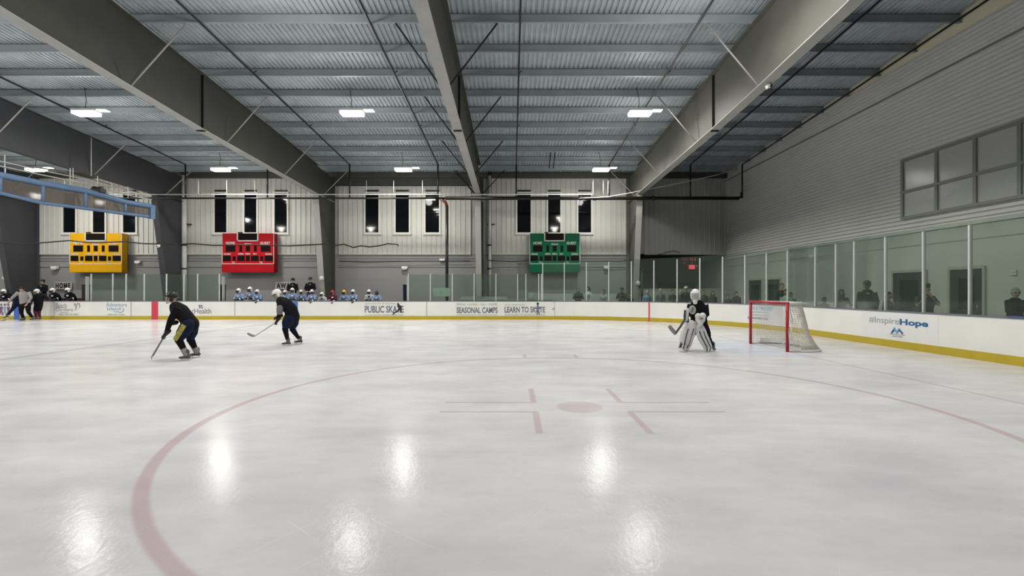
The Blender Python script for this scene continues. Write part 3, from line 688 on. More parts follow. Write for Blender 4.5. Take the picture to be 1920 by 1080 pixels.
scoreboard(131, 229, 'sb_y', 'yellow scoreboard on the back wall, leftmost'); scoreboard(416.5, 514, 'sb_r', 'red scoreboard on the back wall'); scoreboard(993, 1087.5, 'sb_g', 'green scoreboard on the back wall, partly behind the glass')

# ------------------------------------------------------------------ wall things
def small(name, cat, lab, px, py, D, wpx, hpx, m='white', dep=.12, group=None):
    x, z = PX(px, D), PZ(py, D); s = D/F; t = empty(name, (x, D, z), label=lab, cat=cat, group=group)
    boxobj('body', m, t, -wpx*s/2, wpx*s/2, -dep, dep*.4, -hpx*s/2, hpx*s/2, bev=.01)
    boxobj('lower_lens', 'offwhite', t, -wpx*s*.35, wpx*s*.35, -dep*.9, dep*.2, -hpx*s*.9, -hpx*s*.5, bev=.005); return t
for px, py, lab in ((103.5, 501.5, 'white wall light below the white panels, left of the yellow scoreboard'), (759, 501.5, 'white wall light left of the riser pipe, above the rink glass'), (1137, 500.5, 'white wall light right of the green scoreboard'), (13, 521, 'white wall light at the far left edge')):
    small('wall_light', 'wall light', lab, px, py, DW-.15, 11, 4.5, group='white wall lights')
for px, py, lab in ((258.5, 491, 'white emergency light between the yellow scoreboard and the column'), (829, 487, 'white emergency light beside the black riser pipe')):
    small('emergency_light', 'emergency light', lab, px, py, DW-.1, 10, 3.5, dep=.08)
t = empty('wall_light', (XW-.1, PX(0, 0)+ (XW*F/(1529-960)), PZ(480, XW*F/(1529-960))), label='white box light on the right wall above the goal net', cat='wall light', group='white wall lights')
boxobj('body', 'white', t, -.1, .1, -.17, .17, -.06, .06, bev=.01); boxobj('lower_lens', 'offwhite', t, -.09, .09, -.1, .1, -.13, -.06)
for px, py, lab in ((1430.5, 494.5, 'small white box on the right wall above the two dark doors'), (1902, 511, 'white vent plate on the right wall above the grey haired spectator'), (1484, 513, 'tiny white switch plate on the right wall left of the plain stretch')):
    D = XW*F/(px-960); t = empty('wall_plate', (XW-.02, D, PZ(py, D)), label=lab, cat='wall plate'); boxobj('plate', 'offwhite', t, -.02, .02, -.08, .08, -.07, .07, bev=.005)
    boxobj('slot', 'seam', t, -.024, -.018, -.05, .05, -.01, .01)
def camera_(lab, loc, cab):
    t = empty('security_camera', loc, label=lab, cat='camera'); boxobj('mount', 'white', t, -.07, .07, -.04, .04, .03, .13, bev=.01)
    bm = bmesh.new(); ell(bm, (0, -.03, -.02), .09, .09, .08, sub=2); fin('dome', bm, 'white', t, True)
    bm = bmesh.new(); ell(bm, (cab*.05, -.09, -.05), .04, .04, .04, sub=2); fin('lens', bm, 'black', t, True)
    bm = bmesh.new(); tube(bm, [(-.02, -.05, -.02), (-.08, -.10, -.14)], .03, 6); fin('arm', bm, 'white', t, True)
camera_('small white security camera under the right roof frame', (PX(1437.5, 13.45), 13.4, PZ(160, 13.4)), 1)
camera_('white dome camera on the left column beside the yellow scoreboard', (PX(298, 26.9), 26.9, PZ(461, 26.9)), -1)
def bell(lab, px, py, D, m='offwhite'):
    t = empty('wall_speaker', (PX(px, D), D, PZ(py, D)), label=lab, cat='speaker')
    bm = bmesh.new(); ell(bm, (0, 0, 0), .13, .07, .14, sub=3); fin('horn', bm, m, t, True); boxobj('bracket', 'black', t, -.03, .03, 0, .25, -.04, .04)
bell('round pale horn speaker low on the column right of the red scoreboard', 603, 522, 27.2); bell('round white horn speaker behind the glass right of the green scoreboard', 1196.5, 531, 27.2)
t = empty('exit_sign', (PX(1298.5, 29.6), 29.6, PZ(500.5, 29.6)), label='glowing red exit sign in the dark corner behind the glass', cat='exit sign')
boxobj('case', 'sb_r', t, -.30, .30, 0, .08, -.18, .16); boxobj('face', 'exit', t, -.22, .14, -.012, 0, -.13, .12)
lettering('lettering', 'EXIT', 'ad_white', t, -.18, .10, -.08, .08, (0, -.014, 0), (1, 0, 0), .01); boxobj('lamp_head', 'offwhite', t, .2, .28, -.06, 0, .02, .12)
t = empty('led_clock', (PX(1293, 32), 32, PZ(487, 32)), label='dim red LED clock digits above the exit sign', cat='clock'); boxobj('case', 'dark_recess', t, -.55, .5, 0, .1, -.35, .2)
for s, a, b, c, d in (('HOME', -.5, -.1, -.02, .06), ('0:00', 0, .25, -.05, .1), ('1', .34, .42, -.05, .1), ('0', -.4, -.3, -.3, -.1), ('2', .12, .2, -.24, -.12)): lettering('digits', s, 'led', t, a, b, c, d, (0, -.004, 0), (1, 0, 0), 0)
boxobj('drop_tube', 'dark_recess', t, -.02, .02, .02, .06, .2, .75)
# team signs
def sign(s, px0, px1, lab):
    D = DW-.16; t = empty('team_sign', (PX(px0, D), D, PZ(541, D)), label=lab, cat='sign'); W = PX(px1, D)-PX(px0, D)
    boxobj('backing', 'mgrey_plate', t, -.07, W+.07, .0, .03, -.04, .40)
    lettering('lettering', s, 'text_black', t, 0, W, .01, .35, (0, -.004, 0), (1, 0, 0), .05, .01, space=1.25)
M['mgrey_plate'] = mat('sign_plate', (.42, .42, .41), .6, 0, .02)
sign('HOME', 104.5, 132, 'HOME sign on the wall above the left team bench'); sign('AWAY', 518.5, 551, 'AWAY sign on the wall above the middle team bench')
# bench dividers (blue uprights at the glass ends)
for px, lab in ((419.5, 'dark blue padded upright at the left end of the away bench'), (762, 'dark blue padded upright at the right end of the away bench'), (166.5, 'dark padded upright at the right end of the home bench')):
    D = YB+.55; x = PX(px, D); t = empty('bench_divider', (x, D, 0), label=lab, cat='divider', group='padded uprights beside the benches')
    bm = bmesh.new(); hexa(bm, [(-.09, -.3, 0), (.06, -.3, 0), (.06, .05, 0), (-.09, .05, 0), (-.12, -.3, 1.87), (.09, -.3, 1.87), (.09, .05, 1.87), (-.12, .05, 1.87)]); fin('pad', bm, 'navy' if px > 200 else 'black', t)
    boxobj('edge_strip', 'post', t, .09, .12, -.3, -.1, 1.0, 2.3)
def bench(x0, x1, lab):
    t = empty('team_bench', ((x0+x1)/2, 26.7, 0), label=lab, cat='bench', group='team benches'); hw = (x1-x0)/2
    boxobj('seat', 'table', t, -hw, hw, -.16, .16, .42, .47, bev=.01); boxobj('footboard', 'dgrey', t, -hw, hw, .35, 1.6, .0, .42)
    for k in range(4): boxobj('leg', 'frame', t, -hw+.1+k*(2*hw-.2)/3-.03, -hw+.1+k*(2*hw-.2)/3+.03, -.1, .1, 0, .42)
    if x0 < -22: boxobj('seat_pad', 'maroon', t, hw-2.6, hw, -.3, -.2, .9, 1.12)
bench(-29.0, PX(168, 26.7), 'home team bench behind the boards at far left'); bench(PX(440, 26.7), PX(750, 26.7), 'away team bench behind the middle boards')
# boards fixed to the glass, officials table
t = empty('message_board', (PX(828, YB+.4), YB+.4, 0), label='pale rounded white sheet hung on the glass in front of the riser pipe', cat='board')
bm = bmesh.new(); pts_ = []
W2, H2, r_ = .46, .23, .08
for qx, qz, a in ((1, 1, 0), (-1, 1, 90), (-1, -1, 180), (1, -1, 270)):
    for k in range(5): aa = math.radians(a+k*22.5); pts_.append((qx*(W2-r_)+r_*math.cos(aa), 1.46+qz*(H2-r_)+r_*math.sin(aa)))
polyface(bm, pts_, -.01, .01); fin('sheet', bm, mat('pale_sheet', (.50, .58, .54), .5, 0, .03), t); boxobj('emblem', 'text_sage', t, -.05, .05, -.016, -.009, 1.42, 1.5); boxobj('stand', 'seam', t, -.02, .02, .01, .03, 0, 1.3)
t = empty('message_board', (PX(1001, YB+.6), YB+.6, 0), label='small white rectangular board behind the glass under the green scoreboard', cat='board'); boxobj('sheet', 'offwhite', t, -.30, .30, -.01, .01, 1.13, 1.43); boxobj('stand', 'seam', t, -.02, .02, .01, .03, 0, 1.2)
t = empty('officials_table', (PX(970, 26.8), 26.8, 0), label='long grey officials counter behind the glass below the green scoreboard', cat='table')
boxobj('table_top', 'table', t, -3.3, 2.0, -.4, .4, 1.0, 1.05); boxobj('front_panel', 'frame_light', t, -3.3, 2.0, -.38, -.34, .1, 1.0)
for k in range(5): boxobj('leg', 'frame', t, -3.2+k*1.27, -3.14+k*1.27, -.3, -.24, 0, 1.0)
boxobj('partition', 'table', t, -3.3, -.6, .95, 1.0, 0, 1.20); boxobj('partition', 'table', t, 1.0, 6.3, 1.2, 1.25, 0, 1.36)
t = empty('corner_counter', (9.6, 27.6, 0), label='low pale wall strip behind the spectators in the dark corner', cat='counter'); boxobj('panel', 'frame_light', t, -2.2, 3.4, 0, .06, 0, 1.62); boxobj('rail', 'table', t, -2.2, 3.4, -.02, .1, 1.62, 1.66)
t = empty('black_stand', (PX(1204, 27.3), 27.3, 0), label='tall thin black stand behind the glass beside the round white speaker', cat='stand'); tubeobj('pole', 'black', t, [(0, 0, 0), (0, 0, PZ(506, 27.3))], .07, 8); boxobj('head', 'black', t, -.1, .16, -.08, .08, PZ(507, 27.3), PZ(503, 27.3)); boxobj('base', 'black', t, -.25, .25, -.25, .25, 0, .05)

# ------------------------------------------------------------------ hanging blue frame at the left
t = empty('hanging_blue_frame', (0, 0, 0), label='long light blue frame with grey film hanging under the roof at left', cat='hanging frame')
def hb(u):    # u 0 = right end, 1 = far left
    P = [(283, 387, 407, 24.5), (235, 379, 401, 23.3), (160, 358, 391, 21.7), (80, 344, 381, 20.2), (0, 328, 362, 18.8), (-80, 310, 340, 17.6)]
    return [(Vector((PX(a, d), d, PZ(b, d))), Vector((PX(a, d), d, PZ(c, d)))) for a, b, c, d in P]
hp = hb(0)
tubeobj('top_rail', 'blue_tube', t, [a for a, b in hp], .13, 10); tubeobj('bottom_rail', 'blue_tube', t, [b for a, b in hp], .07, 10)
bm = bmesh.new()
for (a, b), (c, d) in zip(hp, hp[1:]):
    n = Vector((.02, 0, 0)); hexa(bm, [b, b+n, d+n, d, a, a+n, c+n, c])
fin('film', bm, 'film', t)
for k, (a, b) in enumerate(hp): tubeobj('cross_bar', 'blue_tube', t, [a, b], .07, 8)
for px, q0, q1 in ((25, 333, 368), (148, 352, 385), (222, 378, 397)):
    d = 18.8+px/283*5.7; tubeobj('bracket', 'blue_tube', t, [(PX(px-8, d), d-.02, PZ(q0, d)), (PX(px, d), d-.1, PZ((q0+q1)/2, d)), (PX(px+3, d), d-.05, PZ(q1, d))], .06, 6)
boxobj('end_cap', 'blue_tube', t, hp[0][0].x-.1, hp[0][0].x+.08, 24.4, 24.7, hp[0][1].z-.08, hp[0][0].z+.08)
t = empty('hoist_rail', (0, 0, 0), label='thin pale hoist rails above the blue frame with a black motor', cat='hoist')
for dz, m_ in ((0.55, 'frame_light'), (.36, 'frame_light')): tubeobj('rail', m_, t, [a+Vector((0, .05, dz)) for a, b in hp], .025, 6)
tubeobj('rail', 'frame_light', t, [(PX(50, 21), 21, PZ(312, 21)), (PX(110, 22.5), 22.5, PZ(320, 22.5)), (PX(200, 24), 24, PZ(344, 24)), (PX(275, 25), 25, PZ(368, 25))], .03, 6)
x, z = PX(184, 22.3), PZ(361, 22.3); bm = bmesh.new(); box(bm, x-.25, x+.22, 22.15, 22.5, z-.02, z+.18, .03); tube(bm, [(x-.22, 22.3, z+.2), (x+.2, 22.3, z+.2)], .1, 8); fin('motor', bm, 'black', t)
for px, a, b, d in ((131.5, 315, 350, 21.2), (137, 315, 350, 21.4), (10, 315, 330, 19), (47-38, 290, 330, 19), (210, 345, 372, 22.8), (171, 258, 330, 22), (183, 330, 345, 22), (268, 366, 386, 24.3), (240, 350, 372, 23.4), (121, 335, 375, 21)): tubeobj('hanger', 'offwhite', t, [(PX(px, d), d, PZ(a, d)), (PX(px, d), d, PZ(b, d))], .018, 5)

# ------------------------------------------------------------------ goal
def goal():
    GX = 6.93; y0, y1 = 11.88, 13.71; gh = 1.22
    t = empty('hockey_goal', (GX, (y0+y1)/2, 0), label='red framed hockey goal with white netting near the end boards', cat='goal'); hw = (y1-y0)/2; r = .03
    for s in (-1, 1): tubeobj('post', 'red', t, [(0, s*hw, 0), (0, s*hw, gh)], .038, 12)
    tubeobj('crossbar', 'red', t, [(0, -hw-.03, gh), (0, hw+.03, gh)], .038, 12)
    def outline(depth, half, n=24, k=.55):
        P = []
        for i in range(n+1):
            a = -PI/2+PI*i/n; c, s = math.cos(a), math.sin(a)
            P.append(Vector((depth*abs(c)**k, half*(abs(s)**k)*(1 if s > 0 else -1), 0)))
        return P
    top = outline(.55, hw); mid = outline(.72, hw+.04); bot = outline(1.04, hw+.12)
    tubeobj('base_frame', 'white', t, [p+Vector((0, 0, .03)) for p in [Vector((0, -hw, 0))]+bot[1:-1]+[Vector((0, hw, 0))]], .028, 8)
    tubeobj('top_frame', 'offwhite', t, [p+Vector((0, 0, gh)) for p in top], .03, 8)
    tubeobj('centre_support', 'white', t, [(.55, 0, gh), (.66, 0, .7), (.62, 0, .25), (.35, 0, .04)], .018, 8)
    # netting as thin square mesh
    bm = bmesh.new(); nv = 26; ns = 60; rows = []
    def samp(L, f):
        q = f*(len(L)-1); i = min(int(q), len(L)-2); return L[i].lerp(L[i+1], q-i)
    for j in range(nv+1):
        v = j/nv; row = []
        for i in range(ns+1):
            f = i/ns; a = samp(top, f); m_ = samp(mid, f); b = samp(bot, f)
            p = a.lerp(m_, v*2) if v < .5 else m_.lerp(b, (v*2-1)**1.5)
            row.append(bm.verts.new((p.x, p.y, gh*(1-v)+.03*v)))
        rows.append(row)
    for a, b in zip(rows, rows[1:]):
        for i in range(ns): bm.faces.new((a[i], a[i+1], b[i+1], b[i]))
    me = bpy.data.meshes.new('netting'); bm.to_mesh(me); bm.free(); o = mobj('netting', me, t, 'net')
    w_ = o.modifiers.new('w', 'WIREFRAME'); w_.thickness = .013; w_.use_even_offset = False
    bm = bmesh.new(); n = 10; g = [[bm.verts.new((.55*i/n, -hw+2*hw*j/36, gh)) for j in range(37)] for i in range(n+1)]
    for i in range(n):
        for j in range(36): bm.faces.new((g[i][j], g[i+1][j], g[i+1][j+1], g[i][j+1]))
    me = bpy.data.meshes.new('top_netting'); bm.to_mesh(me); bm.free(); o = mobj('top_netting', me, t, 'net'); w_ = o.modifiers.new('w', 'WIREFRAME'); w_.thickness = .009
    # padded skirt inside the base
    bm = bmesh.new(); path = [Vector((p.x*.92+.0, p.y*.93, 0)) for p in bot[1:-1]]
    for a, b in zip(path, path[1:]):
        n_ = (b-a).cross(Vector((0, 0, 1))).normalized()*.012; hexa(bm, [a+Vector((0, 0, .04)), a+n_+Vector((0, 0, .04)), b+n_+Vector((0, 0, .04)), b+Vector((0, 0, .04)), a+Vector((0, 0, .16)), a+n_+Vector((0, 0, .16)), b+n_+Vector((0, 0, .16)), b+Vector((0, 0, .16))])
    fin('skirt', bm, 'white', t)
goal()

# ------------------------------------------------------------------ people
V = Vector
BASE = dict(pelvis=(0, 0, .96), waist=(0, 0, 1.12), chest=(0, -.01, 1.30), neck=(0, .0, 1.47), head=(0, -.02, 1.635),
            shl=(-.18, 0, 1.42), shr=(.18, 0, 1.42), ell=(-.25, .03, 1.14), elr=(.25, .03, 1.14), wrl=(-.25, -.08, .90), wrr=(.25, -.08, .90),
            hil=(-.09, 0, .93), hir=(.09, 0, .93), knl=(-.10, -.02, .50), knr=(.10, -.02, .50), anl=(-.10, .03, .09), anr=(.10, .03, .09))
def head_geo(bm, c, Rm, s, mats, hair=None, face=True):
    """face looks along -Y of Rm. returns nothing; material indices skin 0, eye 1, lip 2"""
    def fn(p):
        q = p.copy()
        if q.z < 0: q.x *= 1-.28*(-q.z)**1.3; q.y = q.y*(1-.12*(-q.z)) - .10*(-q.z)
        if q.y < -.3 and abs(q.z) < .3: q.y *= .96
        return q
    n0 = len(bm.faces)
    ell(bm, c, .076*s, .096*s, .118*s, Rm, 3, fn)
    c = V(c)
    def at(x, y, z): return c+Rm @ (V((x, y, z))*s)
    loft(bm, [(at(0, -.088, .022), .007*s, .006*s), (at(0, -.104, -.004), .011*s, .010*s), (at(0, -.110, -.022), .015*s, .011*s)], Rm @ V((1, 0, 0)), 8)
    for q in (-1, 1):
        ell(bm, at(q*.077, .01, -.005), .010*s, .022*s, .032*s, Rm, 1)
        ell(bm, at(q*.031, -.082, .030), .021*s, .012*s, .006*s, Rm, 1)
    for f in list(bm.faces)[n0:]: f.material_index = 0
    n1 = len(bm.faces)
    for q in (-1, 1): ell(bm, at(q*.030, -.083, .008), .0115*s, .010*s, .008*s, Rm, 2)
    for f in list(bm.faces)[n1:]: f.material_index = 1
    n2 = len(bm.faces)
    ell(bm, at(0, -.086, -.052), .024*s, .012*s, .008*s, Rm, 2)
    for f in list(bm.faces)[n2:]: f.material_index = 2
def hand_geo(bm, wr, d, lat, s, curl=.5, thumb=1):
    """palm, four unequal fingers, thumb; wr wrist, d direction, lat across the palm"""
    d = d.normalized(); lat = (lat-d*lat.dot(d)).normalized(); nrm = d.cross(lat)
    loft(bm, [(wr, .028*s, .020*s), (wr+d*.04*s, .038*s, .016*s), (wr+d*.085*s, .040*s, .013*s)], lat, 8)
    for k, (o, L) in enumerate(((-.030, .066), (-.010, .078), (.011, .072), (.030, .056))):
        p = wr+d*.085*s+lat*o*s; q = p+(d*math.cos(curl*.6)+nrm*math.sin(curl*.6))*L*.5*s; e = q+(d*math.cos(curl*1.6)+nrm*math.sin(curl*1.6))*L*.5*s
        loft(bm, [(p, .0095*s, .0095*s), (q, .0085*s, .0085*s), (e, .007*s, .007*s)], lat, 6)
    p = wr+d*.030*s-lat*thumb*.030*s; q = p+(d*.7-lat*thumb*.7)*.035*s; e = q+(d*.9+nrm*.3)*.030*s
    loft(bm, [(p, .013*s, .012*s), (q, .011*s, .011*s), (e, .008*s, .008*s)], lat, 6)
def bar_cage(bm, c, Rm, s, w_=.004):
    c = V(c)
    def at(x, y, z): return c+Rm @ (V((x, y, z))*s)
    for x in (-.07, -.035, 0, .035, .07): tube(bm, [at(x, -.115, .05), at(x*1.05, -.145+abs(x)*.4, -.01), at(x*.9, -.14+abs(x)*.4, -.07), at(x*.7, -.115, -.115)], w_*s, 4)
    for z in (.04, .005, -.03, -.065, -.10):
        tube(bm, [at(-.10, -.06, z), at(-.07, -.118, z), at(0, -.146, z), at(.07, -.118, z), at(.10, -.06, z)], w_*s, 4)
def person(label, loc, yaw=0, H=1.7, pose=None, top='dgrey', bottom='jeans', skin='skin', hair='hairb', style='short', hat=None, helmet=None,
           gloves=None, skates=False, bulky=0., headrot=(0, 0), voxel=.022, group=None, sleeve_short=False, goalie=False, arms=True, socks=None, lat=None, face=True, torso=1.0, pants=1.0, bands=None, hs=1.0):
    s = H/1.75; J = {k: V(v)*s for k, v in BASE.items()}
    if pose:
        for k, v in pose.items(): J[k] = V(v)
    t = empty('person', loc, yaw, label=label, cat='person', group=group)
    L = V(lat) if lat else (J['shr']-J['shl']).normalized()
    Lh = (J['hir']-J['hil']).normalized()
    Rm = Matrix.Rotation(headrot[0], 3, 'Z') @ Matrix.Rotation(headrot[1], 3, 'X')
    k = s; B = bulky
    # continuous body
    def body(bm):
        loft(bm, [(J['pelvis'], .15*k, .10*k), (J['waist'], .125*k, .09*k), (J['chest'], .16*k, .11*k), (J['neck']-(J['neck']-J['chest'])*.2, .13*k, .08*k)], L, 12)
        loft(bm, [(J['neck']-(J['neck']-J['chest'])*.3, .06*k, .055*k), (J['neck'], .05*k, .05*k), (J['head']-(J['head']-J['neck'])*.3, .048*k, .05*k)], L, 10)
        for a in 'lr':
            loft(bm, [(J['chest'].lerp(J['sh'+a], .6), .05*k, .05*k), (J['sh'+a], .055*k, .055*k), (J['el'+a], .040*k, .040*k), (J['wr'+a], .027*k, .024*k)], L, 8)
            loft(bm, [(J['hi'+a], .085*k, .09*k), (J['kn'+a], .055*k, .058*k), (J['kn'+a].lerp(J['an'+a], .3), .052*k, .056*k), (J['an'+a], .038*k, .042*k)], Lh, 10)
    b = blob('body', body, skin, t, voxel)
    bm = bmesh.new(); bm.from_mesh(b.data)
    if face or not goalie: head_geo(bm, J['head'], Rm, k*hs, None)
    if not gloves:
        for a, th in (('l', 1), ('r', -1)): hand_geo(bm, J['wr'+a], J['wr'+a]-J['el'+a], V((1, 0, 0)) if abs((J['wr'+a]-J['el'+a]).normalized().x) < .8 else V((0, 1, 0)), k, .6, th)
    for f in bm.faces: f.smooth = True
    bm.to_mesh(b.data); bm.free(); b.data.materials.append(M['eye']); b.data.materials.append(M['lip'])
    # garments
    def shirt(bm):
        low = J['pelvis']+(J['pelvis']-J['waist'])*.25
        w = (1+B*1.3)*torso
        loft(bm, [(low, (.168)*k*w, (.125)*k*w), (J['waist'], .155*k*w, .12*k*w), (J['chest'], .185*k*w, .135*k*w), (J['neck']-(J['neck']-J['chest'])*.28, .145*k*w, .095*k*w)], L, 14)
        for a in 'lr':
            e = J['el'+a]; wr = J['wr'+a]
            loft(bm, [(J['chest'].lerp(J['sh'+a], .5), .085*k*(1+B), .08*k*(1+B)), (J['sh'+a], .078*k*(1+B), .078*k*(1+B))]+([(e.lerp(J['sh'+a], .25), .062*k*(1+B), .062*k*(1+B))] if sleeve_short else [(e, .056*k*(1+B*1.2), .058*k*(1+B*1.2)), (wr.lerp(e, .12), .040*k*(1+B), .040*k*(1+B))]), L, 10)
        loft(bm, [(J['neck']-(J['neck']-J['chest'])*.35, .09*k, .08*k), (J['neck']-(J['neck']-J['chest'])*.05, .062*k, .062*k)], L, 10)
    blob('shirt' if not bulky else 'jersey', shirt, top, t, voxel)
    if bands:
        for a in 'lr':
            e = J['el'+a]; wr = J['wr'+a]
            for q, mm in ((.30, bands), (.55, 'white' if bands != 'white' else 'navy')):
                bm = bmesh.new(); loft(bm, [(e.lerp(wr, q), .060*k*(1+B), .062*k*(1+B)), (e.lerp(wr, q+.18), .056*k*(1+B), .058*k*(1+B))], L, 10, dome=False); fin('sleeve_band', bm, mm, t, True)
        patch(t, 'chest_mark', 'jwhite' if top != 'jwhite' else 'navy', J['chest']+V((0, -.155*k*(1+B), .02*k)), .06*k, .05*k, dep=.02)
    def trousers(bm):
        loft(bm, [(J['pelvis']+(J['waist']-J['pelvis'])*.25, .15*k*(1+B), .115*k*(1+B)), (J['pelvis'], .165*k*(1+B), .125*k*(1+B)), (J['hil'].lerp(J['hir'], .5)-V((0, 0, .05*k)), .14*k*(1+B), .12*k*(1+B))], Lh, 12)
        for a in 'lr':
            kn, an = J['kn'+a], J['an'+a]
            loft(bm, [(J['hi'+a], .10*k*(1+B)*pants, .11*k*(1+B)*pants), (kn.lerp(J['hi'+a], .4), .088*k*(1+B*1.4)*pants, .095*k*(1+B*1.4)*pants), (kn.lerp(J['hi'+a], .08), .074*k*(1+B), .078*k*(1+B))]+([(kn.lerp(an, .5), .064*k, .068*k), (an.lerp(kn, .08), .058*k, .060*k)] if not skates else []), Lh, 12)
    blob('trousers' if not skates else 'hockey_pants', trousers, bottom, t, voxel)
    if skates:
        for a in 'lr':
            kn, an = J['kn'+a], J['an'+a]
            def sock(bm): loft(bm, [(kn.lerp(J['hi'+a], .12), .072*k*(1+B*.6), .078*k*(1+B*.6)), (kn, .075*k*(1+B*.6), .08*k*(1+B*.6)), (kn.lerp(an, .45), .066*k, .07*k), (kn.lerp(an, .8), .052*k, .056*k)], Lh, 12)
            blob('sock', sock, socks or bottom, t, voxel)
    # footwear
    for a in 'lr':
        an = J['an'+a]; fd = J.get('fd', V((0, -1, 0))); fd = V(fd).normalized(); up = V((0, 0, 1)); sl = up.cross(fd)
        drop = (.105 if skates else .06)*k
        if pose and 'f'+a in pose: an = J['f'+a]
        def foot(bm):
            if skates:
                loft(bm, [(an+up*.10*k-fd*.01, .045*k, .05*k), (an, .042*k, .055*k), (an-up*.035*k+fd*.01, .045*k, .06*k)], sl, 10)
                loft(bm, [(an-up*.035*k-fd*.05*k, .036*k, .038*k), (an-up*.04*k+fd*.07*k, .042*k, .038*k), (an-up*.05*k+fd*.155*k, .036*k, .028*k)], sl, 10)
            else:
                loft(bm, [(an-up*.045*k-fd*.05*k, .036*k, .036*k), (an-up*.045*k+fd*.05*k, .042*k, .036*k), (an-up*.055*k+fd*.15*k, .036*k, .024*k)], sl, 10)
                loft(bm, [(an+up*.02*k, .045*k, .05*k), (an-up*.04*k, .04*k, .045*k)], sl, 8)
        sh = blob('skate' if skates else 'shoe', foot, 'skate' if skates else 'dgrey', t, .012, 1)
        if skates:
            bm = bmesh.new(); q = an-up*.085*k
            for u_ in (-.045, .11): loft(bm, [(q+fd*u_*k+up*.01, .014*k, .022*k), (q+fd*u_*k-up*.03*k, .006*k, .02*k)], sl, 6)
            tube(bm, [q-fd*.07*k-up*.03*k, q+fd*.14*k-up*.03*k], .006*k, 5); hexa(bm, [q+fd*a_*k+sl*b_*k+up*c_*k for c_ in (-.058, -.028) for a_, b_ in ((-.10, -.002), (.17, -.002), (.17, .002), (-.10, .002))])
            fin('blade', bm, 'steel', sh)
    # gloves
    if gloves:
        for a, th in (('l', 1), ('r', -1)):
            w0 = J['wr'+a]; d = (w0-J['el'+a]).normalized()
            if pose and 'gd'+a in pose: d = V(pose['gd'+a]).normalized()
            la = V((0, 1, 0)) if abs(d.x) > .5 else V((1, 0, 0))
            la = (la-d*la.dot(d)).normalized(); nr = d.cross(la)
            def gl(bm):
                loft(bm, [(w0-d*.10*k, .062*k, .058*k), (w0-d*.02*k, .052*k, .048*k), (w0+d*.04*k, .052*k, .036*k), (w0+d*.085*k, .054*k, .034*k)], la, 10)
                for o, ln_ in ((-.040, .05), (-.014, .06), (.013, .055), (.038, .045)):
                    p = w0+d*.09*k+la*o*k; q = p+(d*.8+nr*.5)*ln_*.6*k; e = q+(nr*.95-d*.1)*ln_*.6*k
                    loft(bm, [(p, .015*k, .016*k), (q, .0145*k, .0155*k), (e, .013*k, .013*k)], la, 6)
                p = w0+d*.03*k-la*th*.045*k; loft(bm, [(p, .018*k, .018*k), (p+(d*.6-la*th*.4+nr*.4)*.05*k, .016*k, .016*k)], la, 6)
            blob('glove', gl, gloves, t, .0115, 1)
    # head gear
    c = J['head']
    def at(x, y, z): return c+Rm @ (V((x, y, z))*k*hs)
    kb = k; k = k*hs
    if helmet:
        bm = bmesh.new()
        def fn(p):
            q = p.copy(); q.z = max(q.z, -.35 if q.y > -.2 else .12); q.y *= 1.02; return q
        ell(bm, at(0, .008, .025), .108*k, .128*k, .128*k, Rm, 3, fn)
        for q in (-1, 1): ell(bm, at(q*.092, .01, -.045), .018*k, .045*k, .05*k, Rm, 2)
        loft(bm, [(at(-.085, -.085, .05), .012*k, .012*k), (at(0, -.132, .05), .014*k, .013*k), (at(.085, -.085, .05), .012*k, .012*k)], Rm @ V((0, 0, 1)), 6)
        loft(bm, [(at(0, -.10, .125), .018*k, .008*k), (at(0, .02, .155), .02*k, .008*k), (at(0, .11, .11), .018*k, .008*k)], Rm @ V((1, 0, 0)), 6)
        hm = fin('helmet', bm, helmet, t, True)
        bm = bmesh.new(); bar_cage(bm, c, Rm, k, .008 if group else .0045); fin('face_cage', bm, 'black' if group else 'stick' if helmet != 'h_black' else 'sockg', t)
    elif hair or hat:
        if hair:
            bm = bmesh.new()
            def fn(p):
                q = p.copy(); inside = (q.y < -.35 and q.z < .42) or q.z < -.45
                return q*.80 if inside else q*(1.0+.04*math.sin(9*q.x+7*q.z))
            ell(bm, at(0, .008, .012), .086*k, .106*k, .124*k, Rm, 3, fn)
            if style == 'long':
                for q in (-1, 1): loft(bm, [(at(q*.06, .01, .05), .03*k, .05*k), (at(q*.078, .02, -.06), .028*k, .05*k), (at(q*.085, .0, -.17), .026*k, .035*k)], Rm @ V((1, 0, 0)), 8)
                loft(bm, [(at(0, .07, .05), .06*k, .04*k), (at(0, .085, -.08), .07*k, .035*k), (at(0, .09, -.19), .06*k, .02*k)], Rm @ V((1, 0, 0)), 8)
            if style == 'tail': loft(bm, [(at(0, .08, .05), .035*k, .03*k), (at(0, .13, .0), .03*k, .025*k), (at(0, .12, -.14), .018*k, .015*k)], Rm @ V((1, 0, 0)), 8)
            if style == 'curly':
                for q in range(14): a_ = q*2.4; ell(bm, at(.06*math.cos(a_), .02+.06*math.sin(a_), .075+.03*(q % 3)), .035*k, .035*k, .032*k, Rm, 1)
            fin('hair', bm, hair, t, True)
        if hat:
            bm = bmesh.new()
            def fn2(p): q = p.copy(); q.z = max(q.z, -.05); return q
            ell(bm, at(0, .008, .045), .100*k, .118*k, .108*k, Rm, 3, fn2)
            loft(bm, [(at(0, -.085, .056), .072*k, .011*k), (at(0, -.14, .050), .068*k, .009*k), (at(0, -.185, .036), .05*k, .006*k)], Rm @ V((1, 0, 0)), 10)
            fin('cap', bm, hat, t, True)
    return t, J, kb
